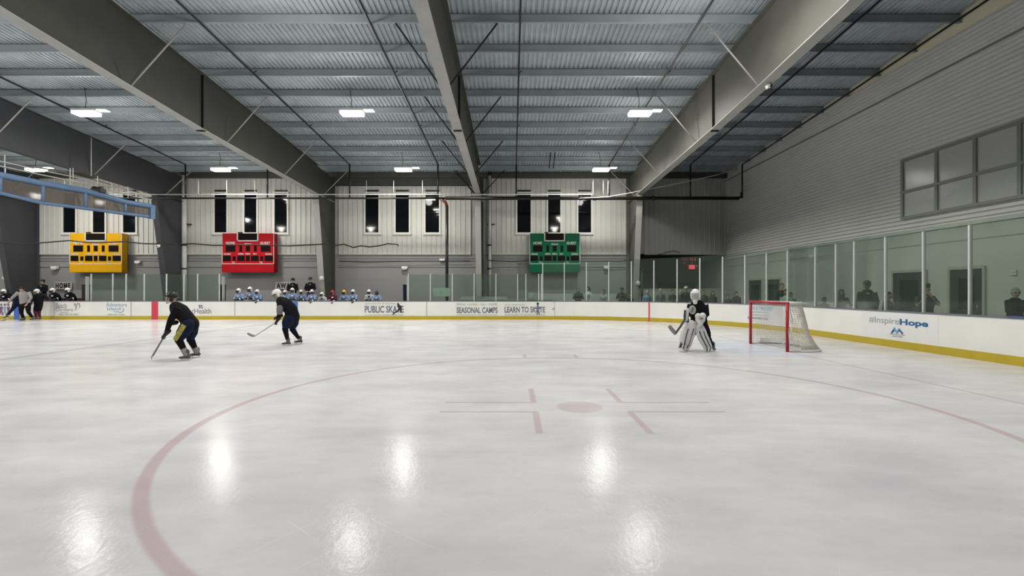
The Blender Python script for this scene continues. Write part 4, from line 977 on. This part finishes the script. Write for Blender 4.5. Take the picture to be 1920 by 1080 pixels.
def patch(t, name, m, c, rx, rz_, nrm=(0, -1, 0), dep=.012):
    """small flat disc that stands on cloth"""
    bm = bmesh.new(); n = V(nrm).normalized(); a = V((0, 0, 1)).cross(n).normalized(); u = n.cross(a)
    loft(bm, [(V(c), rx, rz_), (V(c)+n*dep, rx, rz_)], a, 16, dome=False); return fin(name, bm, m, t)
def stick(lab, pts, blade, w_=.014, m='stick', mb='stick', bw=.035, group=None):
    t = empty('hockey_stick', pts[0], label=lab, cat='hockey stick', group=group); o = V(pts[0])
    bm = bmesh.new(); P = [V(p)-o for p in pts]; loft(bm, [(p, w_, w_*1.4) for p in P], V((0, 1, 0)), 6, dome=False); fin('shaft', bm, m, t)
    bm = bmesh.new(); loft(bm, [(V(p)-o, .008, q*bw) for p, q in blade], V((0, 1, 0)), 8); fin('blade', bm, mb, t); return t

def joint(px, py, y, D, x0, z=None):
    return ((px-960)*(D+y)/F-x0, y, (H0+(YH-py)*(D+y)/F) if z is None else z)
# --- black skater with the yellow-striped pants, left
DA = 10.55; XA = PX(340, DA); SA = F/DA; ZA = 675.5
def A(px, py, y=0, z=None): return joint(px, py, y, DA, XA, z)
poseA = dict(pelvis=A(357, 606), waist=A(348, 594, -.01), chest=A(336, 582, -.02), neck=A(328, 571, -.02), head=A(322.5, 558.5, -.03),
             shl=A(332, 579, -.20), shr=A(336, 576, .17), ell=A(319.5, 602, -.27), wrl=A(311, 626, -.20), elr=A(321, 598, .10), wrr=A(322, 607, -.05),
             hil=A(353, 608, -.10), hir=A(360, 608, .10), knl=A(335, 637, -.14), anl=A(350.5, 664, -.13, .112), knr=A(357, 636, .16), anr=A(369.5, 660.5, .32, .112), fd=(-1, -.12, 0), gdl=(-.6, .1, -.6), gdr=(-.9, -.1, -.3))
tA, J, k = person('skater in black jersey with yellow printed pants, crouching and leaning left over a stick', (XA, DA, 0), 0, 1.66, poseA, top='jblack', bottom='navy', helmet='h_black', gloves='glove', skates=True, bulky=.18, pants=1.18,
       headrot=(-PI/2+.25, .18), voxel=.016, lat=(0.1, 1, 0), socks='jblack')
for a in ('l', 'r'):
    kn, an = J['kn'+a], J['an'+a]
    bm = bmesh.new(); loft(bm, [(kn.lerp(an, .62), .062, .066), (kn.lerp(an, .95), .055, .058)], V((0, 1, 0)), 12); fin('ankle_band', bm, 'sockg', tA, True)
p = J['hil'].lerp(J['knl'], .50); bm = bmesh.new(); d = (J['knl']-J['hil']).normalized(); side_ = V((0, 1, 0)); f_ = d.cross(side_)
for a0_, a1_, w0_ in ((-.30, -.06, .05), (-.04, .10, .052), (.12, .30, .045)):
    hexa(bm, [p+V((0, -.137, 0))+d*a_*.62+f_*b_+V((0, c_, 0)) for c_ in (0, .03) for a_, b_ in ((a0_, -w0_), (a1_, -w0_), (a1_, w0_), (a0_, w0_))])
fin('pants_print', bm, 'stripe_y', tA)
patch(tA, 'badge_glint', 'offwhite', A(341, 609, -.145), .022, .016)  # glint on the skater, painted as a small off-white disc
stick('hockey stick held low by the crouching black skater with yellow print', [(XA+a, DA+b, c) for a, b, c in (A(326, 601, -.06), A(309, 628.5, -.20), A(286.5, 667, -.26))], [((XA+a, DA+b, c), q) for (a, b, c), q in ((A(286.5, 667, -.26), .7), (A(284.5, 670, -.30), 1), (A(284, 671, -.44), 1), (A(284.5, 671, -.52), .5))])

# --- second skater, bent forward
DB = 13.3; XB_ = PX(540, DB); SB = F/DB; ZB = 648.5
def Bp(px, py, y=0, z=None): return joint(px, py, y, DB, XB_, z)
poseB = dict(pelvis=Bp(548, 592), waist=Bp(545, 580, -.02), chest=Bp(534, 570, -.06), neck=Bp(524.5, 562, -.10), head=Bp(519.5, 551.5, -.12),
             shl=Bp(525, 569, -.24), shr=Bp(535, 565, .14), ell=Bp(524.5, 588, -.30), wrl=Bp(520, 601, -.26), elr=Bp(527, 580, .05), wrr=Bp(521, 594, -.10),
             hil=Bp(544, 594, -.10), hir=Bp(551, 593, .10), knl=Bp(534.5, 616, -.12), anl=Bp(540, 636.5, -.12, .110), knr=Bp(548, 617, .14), anr=Bp(562.5, 635.5, .34, .110), fd=(-1, -.25, 0), gdl=(-.5, .1, -.7), gdr=(-.8, -.3, -.4))
tB, J, k = person('skater bent forward in black jersey with white helmet and dark navy pants', (XB_, DB, 0), 0, 1.62, poseB, top='jblack', bottom='navy', helmet='h_white', gloves='glove', skates=True, bulky=.26, torso=1.12, pants=1.25,
       headrot=(-PI/2+.5, .45), voxel=.018, lat=(0.15, 1, 0), socks='jblack')
bm = bmesh.new(); loft(bm, [(V(Bp(524.8, 576, -.29)), .085, .075), (V(Bp(524.5, 586, -.31)), .083, .078)], V((1, 0, 0)), 12); fin('sleeve_panel', bm, 'mgrey', tB, True)
boxobj('number_print', 'sockg', tB, *(lambda a, b: (a[0], b[0], a[1]-.01, a[1]+.02, b[2], a[2]))(Bp(541, 582, -.17), Bp(549, 584)))
boxobj('waist_print', 'sockg', tB, *(lambda a, b: (a[0], b[0], a[1]-.01, a[1]+.02, b[2], a[2]))(Bp(540, 586.5, -.175), Bp(551, 588)))
stick('hockey stick with its blade reaching left of the bent white-helmeted skater', [(XB_+a, DB+b, c) for a, b, c in (Bp(525, 599, -.10), Bp(518, 604, -.22), Bp(477, 630.5, -.30))], [((XB_+a, DB+b, c), q) for (a, b, c), q in ((Bp(478, 630, -.30), .7), (Bp(473, 629.5, -.31), 1), (Bp(467, 626.8, -.32), 1), (Bp(464, 625, -.33), .6))], m='stickw', mb='sockg', w_=.012)

# --- goalie
DG = 12.0; XG = PX(1308, DG); SG = F/DG; ZG = 659.0
def G(px, py, y=0, z=None): return joint(px, py, y, DG, XG, z)
poseG = dict(pelvis=G(1311, 609, .03), waist=G(1310, 595, 0), chest=G(1308, 580, -.02), neck=G(1306.5, 567, -.04), head=G(1304, 553.5, -.08),
             shl=G(1295, 573, -.04), shr=G(1322, 573, .02), ell=G(1289, 589, -.03), wrl=G(1288, 596, -.22), elr=G(1325, 590, .0), wrr=G(1317, 597, -.22),
             hil=G(1303, 612, 0), hir=G(1319, 612, 0), knl=G(1294, 630, 0), anl=G(1287, 650.5, .16, .112), knr=G(1327, 634, .0), anr=G(1337.5, 652.5, .02, .112), fd=(-.2, -1, 0), gdl=(-.1, -.3, -.9), gdr=(-.3, -.8, .2))
tG, J, k = person('goalkeeper in black jersey and white mask with big white leg pads, standing before the goal', (XG, DG, 0), 0, 1.66, poseG, top='jblack', bottom='jblack', helmet=None, hair=None, gloves='glove', skates=True, bulky=.30,
       headrot=(-.45, .15), voxel=.018, lat=(1, 0.1, 0), socks='navy', face=True)
bm = bmesh.new(); Rm = Matrix.Rotation(-.45, 3, 'Z') @ Matrix.Rotation(.15, 3, 'X'); c = J['head']
def fnm(p):
    q = p.copy()
    if q.z < 0 and q.y < 0: q.x *= 1-.25*(-q.z); q.y *= 1.10
    if q.y < -.55 and -.35 < q.z < .35 and abs(q.x) < .6: q *= .86
    return q
ell(bm, c+Rm @ V((0, -.01, .0)), .125, .145, .165, Rm, 3, fnm); loft(bm, [(c+Rm @ V((0, -.10, -.13)), .06, .02), (c+Rm @ V((0, -.12, -.20)), .045, .012)], Rm @ V((1, 0, 0)), 8)
fin('mask', bm, 'h_white', tG, True)
bm = bmesh.new(); bar_cage(bm, c+Rm @ V((0, -.012, .02)), Rm, 1.0); fin('face_cage', bm, 'sockg', tG)
patch(tG, 'chest_emblem', 'mgrey_plate', G(1298, 581, -.175), .085, .115, (-.15, -1, .1), .02); 
bm = bmesh.new(); c0 = V(G(1298, 581, -.20)); tube(bm, [c0+V((.03, 0, .06)), c0+V((-.02, 0, .0)), c0+V((.02, 0, .0)), c0+V((-.03, 0, -.06))], .012, 5); fin('emblem_bolt', bm, 'padd', tG)
def legpad(top, kn, bot, toe, wt, wb, name='leg_pad', st=0):
    lat_ = V((1, .15, 0)).normalized()
    bm = bmesh.new()
    P = [(top, wt*.8), (top.lerp(kn, .5), wt), (kn, wt), (kn.lerp(bot, .5), (wt+wb)/2), (bot, wb), (toe, wb*.75)]
    loft(bm, [(V(p), q, .065) for p, q in P], lat_, 14); o = fin(name, bm, 'padw', tG, True)
    for s_ in (-.42, .35):
        bm = bmesh.new(); tube(bm, [V(p)+lat_*q*s_+V((0, -.062, 0)) for p, q in P[1:]], .016, 6); fin('pad_stripe', bm, 'padd', o, True)
legpad(V(G(1298, 605, -.17)), V(G(1291, 627, -.14)), V(G(1286, 646, .02)), V(G(1283, 652.5, -.04)), .185, .15)
legpad(V(G(1311, 612, -.17)), V(G(1317, 630, -.17)), V(G(1327, 650, -.10)), V(G(1326.5, 658, -.16)), .14, .12)
legpad(V(G(1284, 612, -.08)), V(G(1280, 627, -.07)), V(G(1277, 642, .04)), V(G(1273.5, 651, .0)), .06, .05, 'pad_side_wing')
# catching glove
bm = bmesh.new(); c0 = V(G(1313, 597, -.32))
for dx, dz, rx_, rz2 in ((-.055, .05, .08, .085), (.06, .06, .085, .09), (0, -.03, .13, .10), (.0, -.11, .075, .09)): ell(bm, c0+V((dx, 0, dz)), rx_, .07, rz2, None, 2)
me_ = bpy.data.meshes.new('x'); bm.to_mesh(me_); bm.free()
def cg(bm): bm.from_mesh(me_)
cgo = blob('catching_glove', cg, 'padw', tG, .014, 4); patch(tG, 'glove_mark', 'sockg', c0+V((0, -.07, 0)), .045, .03, dep=.01)
# blocker
bm = bmesh.new(); c0 = V(G(1286.5, 592, -.26)); loft(bm, [(c0+V((.02, 0, .17)), .055, .03), (c0, .065, .035), (c0+V((-.02, 0, -.16)), .055, .03)], V((1, 0, 0)), 10); fin('blocker', bm, 'padw', tG, True)
tube_ = tubeobj('blocker_edge', 'padd', tG, [c0+V((-.05, -.03, .15)), c0+V((-.07, -.035, 0)), c0+V((-.06, -.03, -.13))], .012, 6)
stick('goalkeeper stick with a wide paddle held low on the left', [(XG+a, DG+b, c) for a, b, c in (G(1284.5, 582, -.30), G(1283.5, 600, -.32), G(1276, 612, -.32), G(1266, 626, -.33))], [((XG+a, DG+b, c), q) for (a, b, c), q in ((G(1267, 626.5, -.33), .8), (G(1263, 621.5, -.34), 1), (G(1258, 615.5, -.35), 1), (G(1254.5, 611, -.36), .8))], w_=.02, m='padd', mb='sockg', bw=.05)
bm = bmesh.new(); p0, p1 = V((XG, DG, 0))+V(G(1282, 602, -.34)), V((XG, DG, 0))+V(G(1267.5, 624, -.35)); 
# --- referee and the players at the left boards
DR = 24.0; SR = F/DR
def Rf(px, py, y=0, x0=45, z0=601.8): return ((px-x0)/SR, y, (z0-py)/SR)
poseR = dict(pelvis=Rf(45, 568, 0), waist=Rf(46, 561, -.05), chest=Rf(49, 553, -.12), neck=Rf(50, 547, -.20), head=Rf(51, 542.5, -.27),
             shl=Rf(39, 549, -.14), shr=Rf(60, 549, -.14), ell=Rf(31, 558, -.2), wrl=Rf(27, 568, -.3), elr=Rf(66, 558, -.2), wrr=Rf(62, 569, -.3),
             hil=Rf(41, 570, 0), hir=Rf(52, 570, 0), knl=Rf(43, 585, -.1), anl=Rf(45, 598, 0), knr=Rf(57, 585, -.1), anr=Rf(60, 597, .05))
person('official in a grey top and black trousers bending forward by the left boards', (PX(45, DR), DR, 0), 0, 1.75, poseR, top='grey_shirt', bottom='jblack', helmet=None, hair='haird', skates=True, socks='jblack', headrot=(.2, .5), voxel=.025, bulky=.12)
D2 = 24.45; 
def Q(px, py, y=0): return ((px-34)/F*D2, y, (600.5-py)/F*D2)
poseL = dict(pelvis=Q(36, 568, 0), waist=Q(38, 562), chest=Q(41, 556, 0), neck=Q(43, 551), head=Q(44, 546, -.0), shl=Q(38, 553, -.12), shr=Q(46, 554, .12), ell=Q(35, 561, -.2), wrl=Q(33, 569, -.2), elr=Q(44, 562, .15), wrr=Q(43, 569, .15),
             hil=Q(34, 569, -.08), hir=Q(37, 569, .08), knl=Q(26, 581, -.1), anl=Q(16, 592, -.08), knr=Q(37, 584, .1), anr=Q(38, 597, .1), fd=(-.9, -.2, -.3))
person('skater in dark blue mostly hidden behind the grey-topped official, leg stretched left', (PX(34, D2), D2, 0), 0, 1.65, poseL, top='navy', bottom='navy', helmet='h_black', gloves='glove', skates=True, socks='navy', voxel=.025, bulky=.1, headrot=(-.8, .2), lat=(.4, 1, 0))
D3 = 24.55
def W_(px, py, y=0): return ((px-72)/F*D3, y, (599.5-py)/F*D3)
poseW = dict(pelvis=W_(72, 568, 0), waist=W_(73, 562), chest=W_(74, 555, 0), neck=W_(73, 550), head=W_(71, 546, -.05), shl=W_(68, 553, -.05), shr=W_(80, 553, .05), ell=W_(66, 560, -.15), wrl=W_(68, 567, -.25), elr=W_(85, 558, .1), wrr=W_(89, 562, .2),
             hil=W_(70, 569, 0), hir=W_(75, 569, .02), knl=W_(69, 583, -.08), anl=W_(68, 595.5, 0), knr=W_(73, 583, 0), anr=W_(71, 595.5, .1), fd=(-.7, -.6, 0))
person('player in black with a white helmet standing on the ice beside the official', (PX(72, D3), D3, 0), 0, 1.66, poseW, top='jblack', bottom='jblack', helmet='h_white', gloves='glove', skates=True, socks='maroon', voxel=.025, bulky=.18, headrot=(-.5, .2))
stick('stick lying low on the ice at the far left edge', [(PX(-20, 23.5), 23.5, .04), (PX(4, 23.5), 23.5, .05)], [((PX(4, 23.5), 23.5, .05), .8), ((PX(12, 23.5), 23.5, .09), .8)])

# --- benches
def benchpose(H, lean=0., r=0):
    s = H/1.75
    return dict(chest=V((0, -.05-lean*.3, 1.30))*s, neck=V((0, -.08-lean*.5, 1.46))*s, head=V((.0, -.13-lean*.6, 1.61))*s, shl=V((-.18, -.06-lean*.5, 1.40))*s, shr=V((.18, -.06-lean*.5, 1.40))*s,
                ell=V((-.27, -.18, 1.17))*s, elr=V((.27, -.18, 1.17))*s, wrl=V((-.13-r*.02, -.40, 1.12))*s, wrr=V((.13+r*.04, -.40, 1.12))*s)
kids = [(451, 540, 'h_white', 'jblue', 'leftmost on the away bench, white helmet'), (468.5, 537, 'h_white', 'jblue', 'second from left on the away bench, taller, white helmet'), (487.5, 542, 'h_white', 'jblue', 'third from left on the away bench'),
        (533, 543, 'h_white', 'jblue', 'light blue player half hidden behind the bent skater'),
        (552, 539, 'h_white', 'jblue', 'white helmet, below the left coach'), (565, 542.5, 'h_white', 'jblue', 'white helmet, between the two coaches'), (587.5, 542, 'h_white', 'jblue', 'white helmet, just below the right coach'), (603, 547, 'h_white', 'jwhite', 'short player with white helmet beside the steel column'),
        (627, 543.5, 'h_red', 'maroon', 'bench player in a red helmet'), (644, 543, 'h_yellow', 'jblue', 'bench player in a yellow helmet'), (664.5, 542, 'h_white', 'jblue', 'white helmet, right of the yellow helmet'),
        (692, 542, 'h_white', 'jwhite', 'white helmet, second from right on the away bench'), (708, 544, 'h_navy', 'jblue', 'navy helmet, rightmost on the away bench')]
DK = YB+.58
for i, (px, py, hm, tp, lab) in enumerate(kids):
    Ht = H0+(YH-py)/F*DK+.02; Hh = Ht*1.75/1.80; r = (i*37 % 5)-2
    g = {'h_white': 'glove', 'h_red': 'glove_red', 'h_yellow': 'glove_blue', 'h_navy': 'glove'}[hm]
    full = 'young player in light blue jersey, ' if tp == 'jblue' else 'young player in pale jersey, ' if tp == 'jwhite' else 'young player in maroon jersey, '
    person(full+lab, (PX(px, DK), DK+(0 if px in (587.5, 627, 664.5, 487.5) else .26*(i % 2)), 0), 0, Hh, dict(benchpose(Hh, .1+.1*(i % 3), r), **({'wrr': V((.12, -.60, 1.03))*(Hh/1.75), 'elr': V((.22, -.32, 1.20))*(Hh/1.75)} if px in (587.5, 627, 664.5, 487.5) else {})), top=tp, bottom='navy', helmet=hm, gloves=g, skates=True, voxel=.03, bulky=.10, headrot=((i*29 % 7-3)*.16, .1+.05*(i % 4)), group='away bench players', socks='navy', bands='navy')
for i, (px, py, lab) in enumerate(((7, 541, 'player in black leaning on the boards at the far left edge, helmet dark'), (17.5, 541.5, 'player in black with a white helmet, left of the grey-topped official'), (108.5, 539.5, 'player in black with a white helmet below the HOME sign'), (137, 539, 'player in black with a white helmet, right of the HOME sign'))):
    Ht = H0+(YH-py)/F*DK+.02; Hh = Ht*1.75/1.80
    person(lab, (PX(px, DK), DK+(.4 if i == 0 else 0), 0), 0, Hh, benchpose(Hh, .3, 1), top='jblack', bottom='jblack', helmet='h_black' if i == 0 else 'h_white', gloves='glove', skates=True, voxel=.03, bulky=.22, headrot=(.3-.3*i, .25), group='home bench players', socks='jblack', bands='white')
def coach(px, ytop, lab, hat, D=27.2, top='jblack', zf=.42, hands=True, hr=0):
    Hc = (H0+(YH-ytop)/F*D-zf)/1.0; s = Hc/1.75
    ps = dict(ell=V((-.27, -.04, 1.14))*s, elr=V((.27, -.04, 1.14))*s, wrl=V((-.10, -.20, 1.02))*s, wrr=V((.10, -.20, 1.02))*s)
    t, J, k = person(lab, (PX(px, D), D, zf), 0, Hc, ps, top=top, bottom='jeans', hair='haird', hat=hat, voxel=.026, headrot=(hr, .15), bulky=.08)
    patch(t, 'badge_glint', 'offwhite', J['chest']+V((.06, -.155*k, .08*k)), .03, .025)
coach(549.5, 522, 'coach in black with a dark cap standing by the AWAY sign', 'black', hr=-.2); coach(582, 520.5, 'coach in black with a dark cap standing left of the steel column', 'black', hr=.1)
coach(80.5, 524.5, 'coach in black with a dark cap standing behind the home bench', 'black', hr=-.3)

# --- spectators behind the glass
def spec(px, ytop, D, lab, zf=0, **kw):
    Hs = (H0+(YH-ytop)/F*D-zf)/(1.0 if not kw.get('hat') else 1.0); s = Hs/1.75
    ps = kw.pop('pose', None)
    if callable(ps): ps = ps(s)
    kw.setdefault('voxel', .028); kw.setdefault('hs', 1.08)
    return person(lab, (PX(px, D), D, zf), kw.pop('yaw', 0), Hs, ps, **kw)
g_ = 'spectators behind the glass'
fold = lambda s: dict(ell=V((-.25, -.02, 1.14))*s, elr=V((.25, -.02, 1.14))*s, wrl=V((.06, -.20, 1.13))*s, wrr=V((-.06, -.19, 1.10))*s)
lean_ = lambda s: dict(ell=V((-.30, -.10, 1.16))*s, elr=V((.30, -.10, 1.16))*s, wrl=V((-.12, -.34, 1.12))*s, wrr=V((.12, -.34, 1.12))*s)
spec(1084, 540.5, 26.3, 'person in a dark jacket behind the glass below the green scoreboard', top='dgrey', hair='hairr', group=g_, pose=lean_, torso=1.2, skin='skin')
spec(1103, 538, 26.5, 'person with a dark ponytail and white shirt behind the glass', top='jwhite', hair='haird', style='tail', yaw=-1.1, group=g_)
spec(1132.5, 544, 26.2, 'dark haired person in a pale top behind the glass', top='palec', hair='haird', yaw=-.7, group=g_)
spec(1166, 540, 26.2, 'person in a cap and olive jacket behind the glass', top='olive', hair='haird', hat='black', yaw=-.4, group=g_, pose=lean_, torso=1.2)
spec(1181, 551, 26.3, 'small child in dark clothes beside the olive jacket', top='black', hair='haird', group=g_)
spec(1213.5, 545, 25.6, 'youngster in a light blue jersey behind the glass', top='jblue', hair='hairg', group=g_, bulky=.1)
spec(1238.5, 541.5, 25.9, 'person in dark grey with a pale scarf behind the corner glass', top='mgrey', hair='hairg', group=g_)
spec(1261, 543.5, 26.2, 'person in grey behind the corner glass, left of a glass post', top='dgrey', hair='hairb', group=g_, pose=fold)
spec(1276, 544.5, 27.1, 'person in grey behind the corner glass, left of the white cap', top='dgrey', hair='hairg', group=g_)
spec(1286.5, 538, 26.4, 'person with a white cap and black top just left of the goalkeeper mask', top='black', hair='haird', hat='white', yaw=-.6, group=g_)
spec(1319, 544, 25.2, 'person with grey brown hair in dark clothes right of the goalkeeper', top='dgrey', hair='hairb', group=g_)
spec(1336, 546.5, 24.8, 'dark haired person with a pale face right of the goalkeeper', top='dgrey', hair='haird', skin='skin2', group=g_, style='long', torso=1.2)
spec(1365, 552, 24.2, 'short dark haired child behind the corner glass', top='dgrey', hair='haird', group=g_)
spec(1381, 547.5, 23.8, 'person with dark hair and a pale face left of the goal', top='dgrey', hair='haird', skin='skin2', group=g_, torso=1.15)
spec(1466, 532, 20.8, 'person in black with a white chest print above the goal', top='jblack', hair='hairb', group=g_, yaw=-.3)
spec(1474, 543, 18.8, 'child in a white shirt just above the goal corner', top='jwhite', hair='haird', group=g_, yaw=-.9)
spec(1483, 549, 19.5, 'dark clothed small child right of the white shirted child', top='black', hair='haird', group=g_)
spec(1545, 558, 17.2, 'small dark figure low behind the end glass', top='black', hair='haird', group=g_)
tL, J, k = spec(1577, 543, 16.0, 'long haired person in a dark top with a pale print, behind the end glass', top='dgrey', hair='hairr', style='long', group=g_, pose=lean_, torso=1.15, voxel=.022)
patch(tL, 'chest_print', 'mgrey_plate', J['chest']+V((0, -.19*k, -.0)), .11, .03)
tM, J, k = spec(1626, 528.5, 15.0, 'man in a brown cap and black jacket looking left behind the end glass', top='jblack', hair='hairb', hat=mat('brown_cap', (.15, .12, .09), .8, 0, .1), yaw=-.9, group=g_, torso=1.2, voxel=.02)
patch(tM, 'badge_glint', 'offwhite', J['chest']+V((.07, -.17*k, .10*k)), .045, .03, dep=.015)
spec(1665, 548.5, 13.6, 'small dark haired child peeking over the boards left of the grey door', top='dgrey', hair='haird', group=g_, yaw=.5)
spec(1735, 536, 12.4, 'curly haired person in dark grey raising a hand to the face beside a glass post', top='dgrey', hair='hairr', style='curly', group=g_, sleeve_short=True, voxel=.02, torso=1.2, headrot=(-.3, .1),
     pose=lambda s: dict(ell=V((-.36, -.22, 1.20))*s, wrl=V((-.20, -.22, 1.40))*s, elr=V((.13, -.30, 1.22))*s, wrr=V((-.01, -.20, 1.48))*s), yaw=-.1)
tO, J, k = spec(1903, 541, 11.2, 'grey haired person with glasses in a black jacket at the right edge', top='jblack', hair='hairg', skin='skin2', group=g_, pose=lean_, torso=1.15, voxel=.02, headrot=(-.5, .1))
bm = bmesh.new(); Rg = Matrix.Rotation(-.5, 3, 'Z'); hc = J['head']
for q in (-1, 1):
    cc = hc+Rg @ V((q*.03, -.102, .008))*k; tube(bm, [cc+Rg @ V((.022*math.cos(a_*PI/4), 0, .016*math.sin(a_*PI/4))) for a_ in range(9)], .003, 4)
tube(bm, [hc+Rg @ V((-.052, -.10, .01)), hc+Rg @ V((-.08, 0, .01))], .003, 4); tube(bm, [hc+Rg @ V((.052, -.10, .01)), hc+Rg @ V((.08, 0, .01))], .003, 4); fin('glasses', bm, 'dgrey', tO)
# leave no unused image of the helper meshes
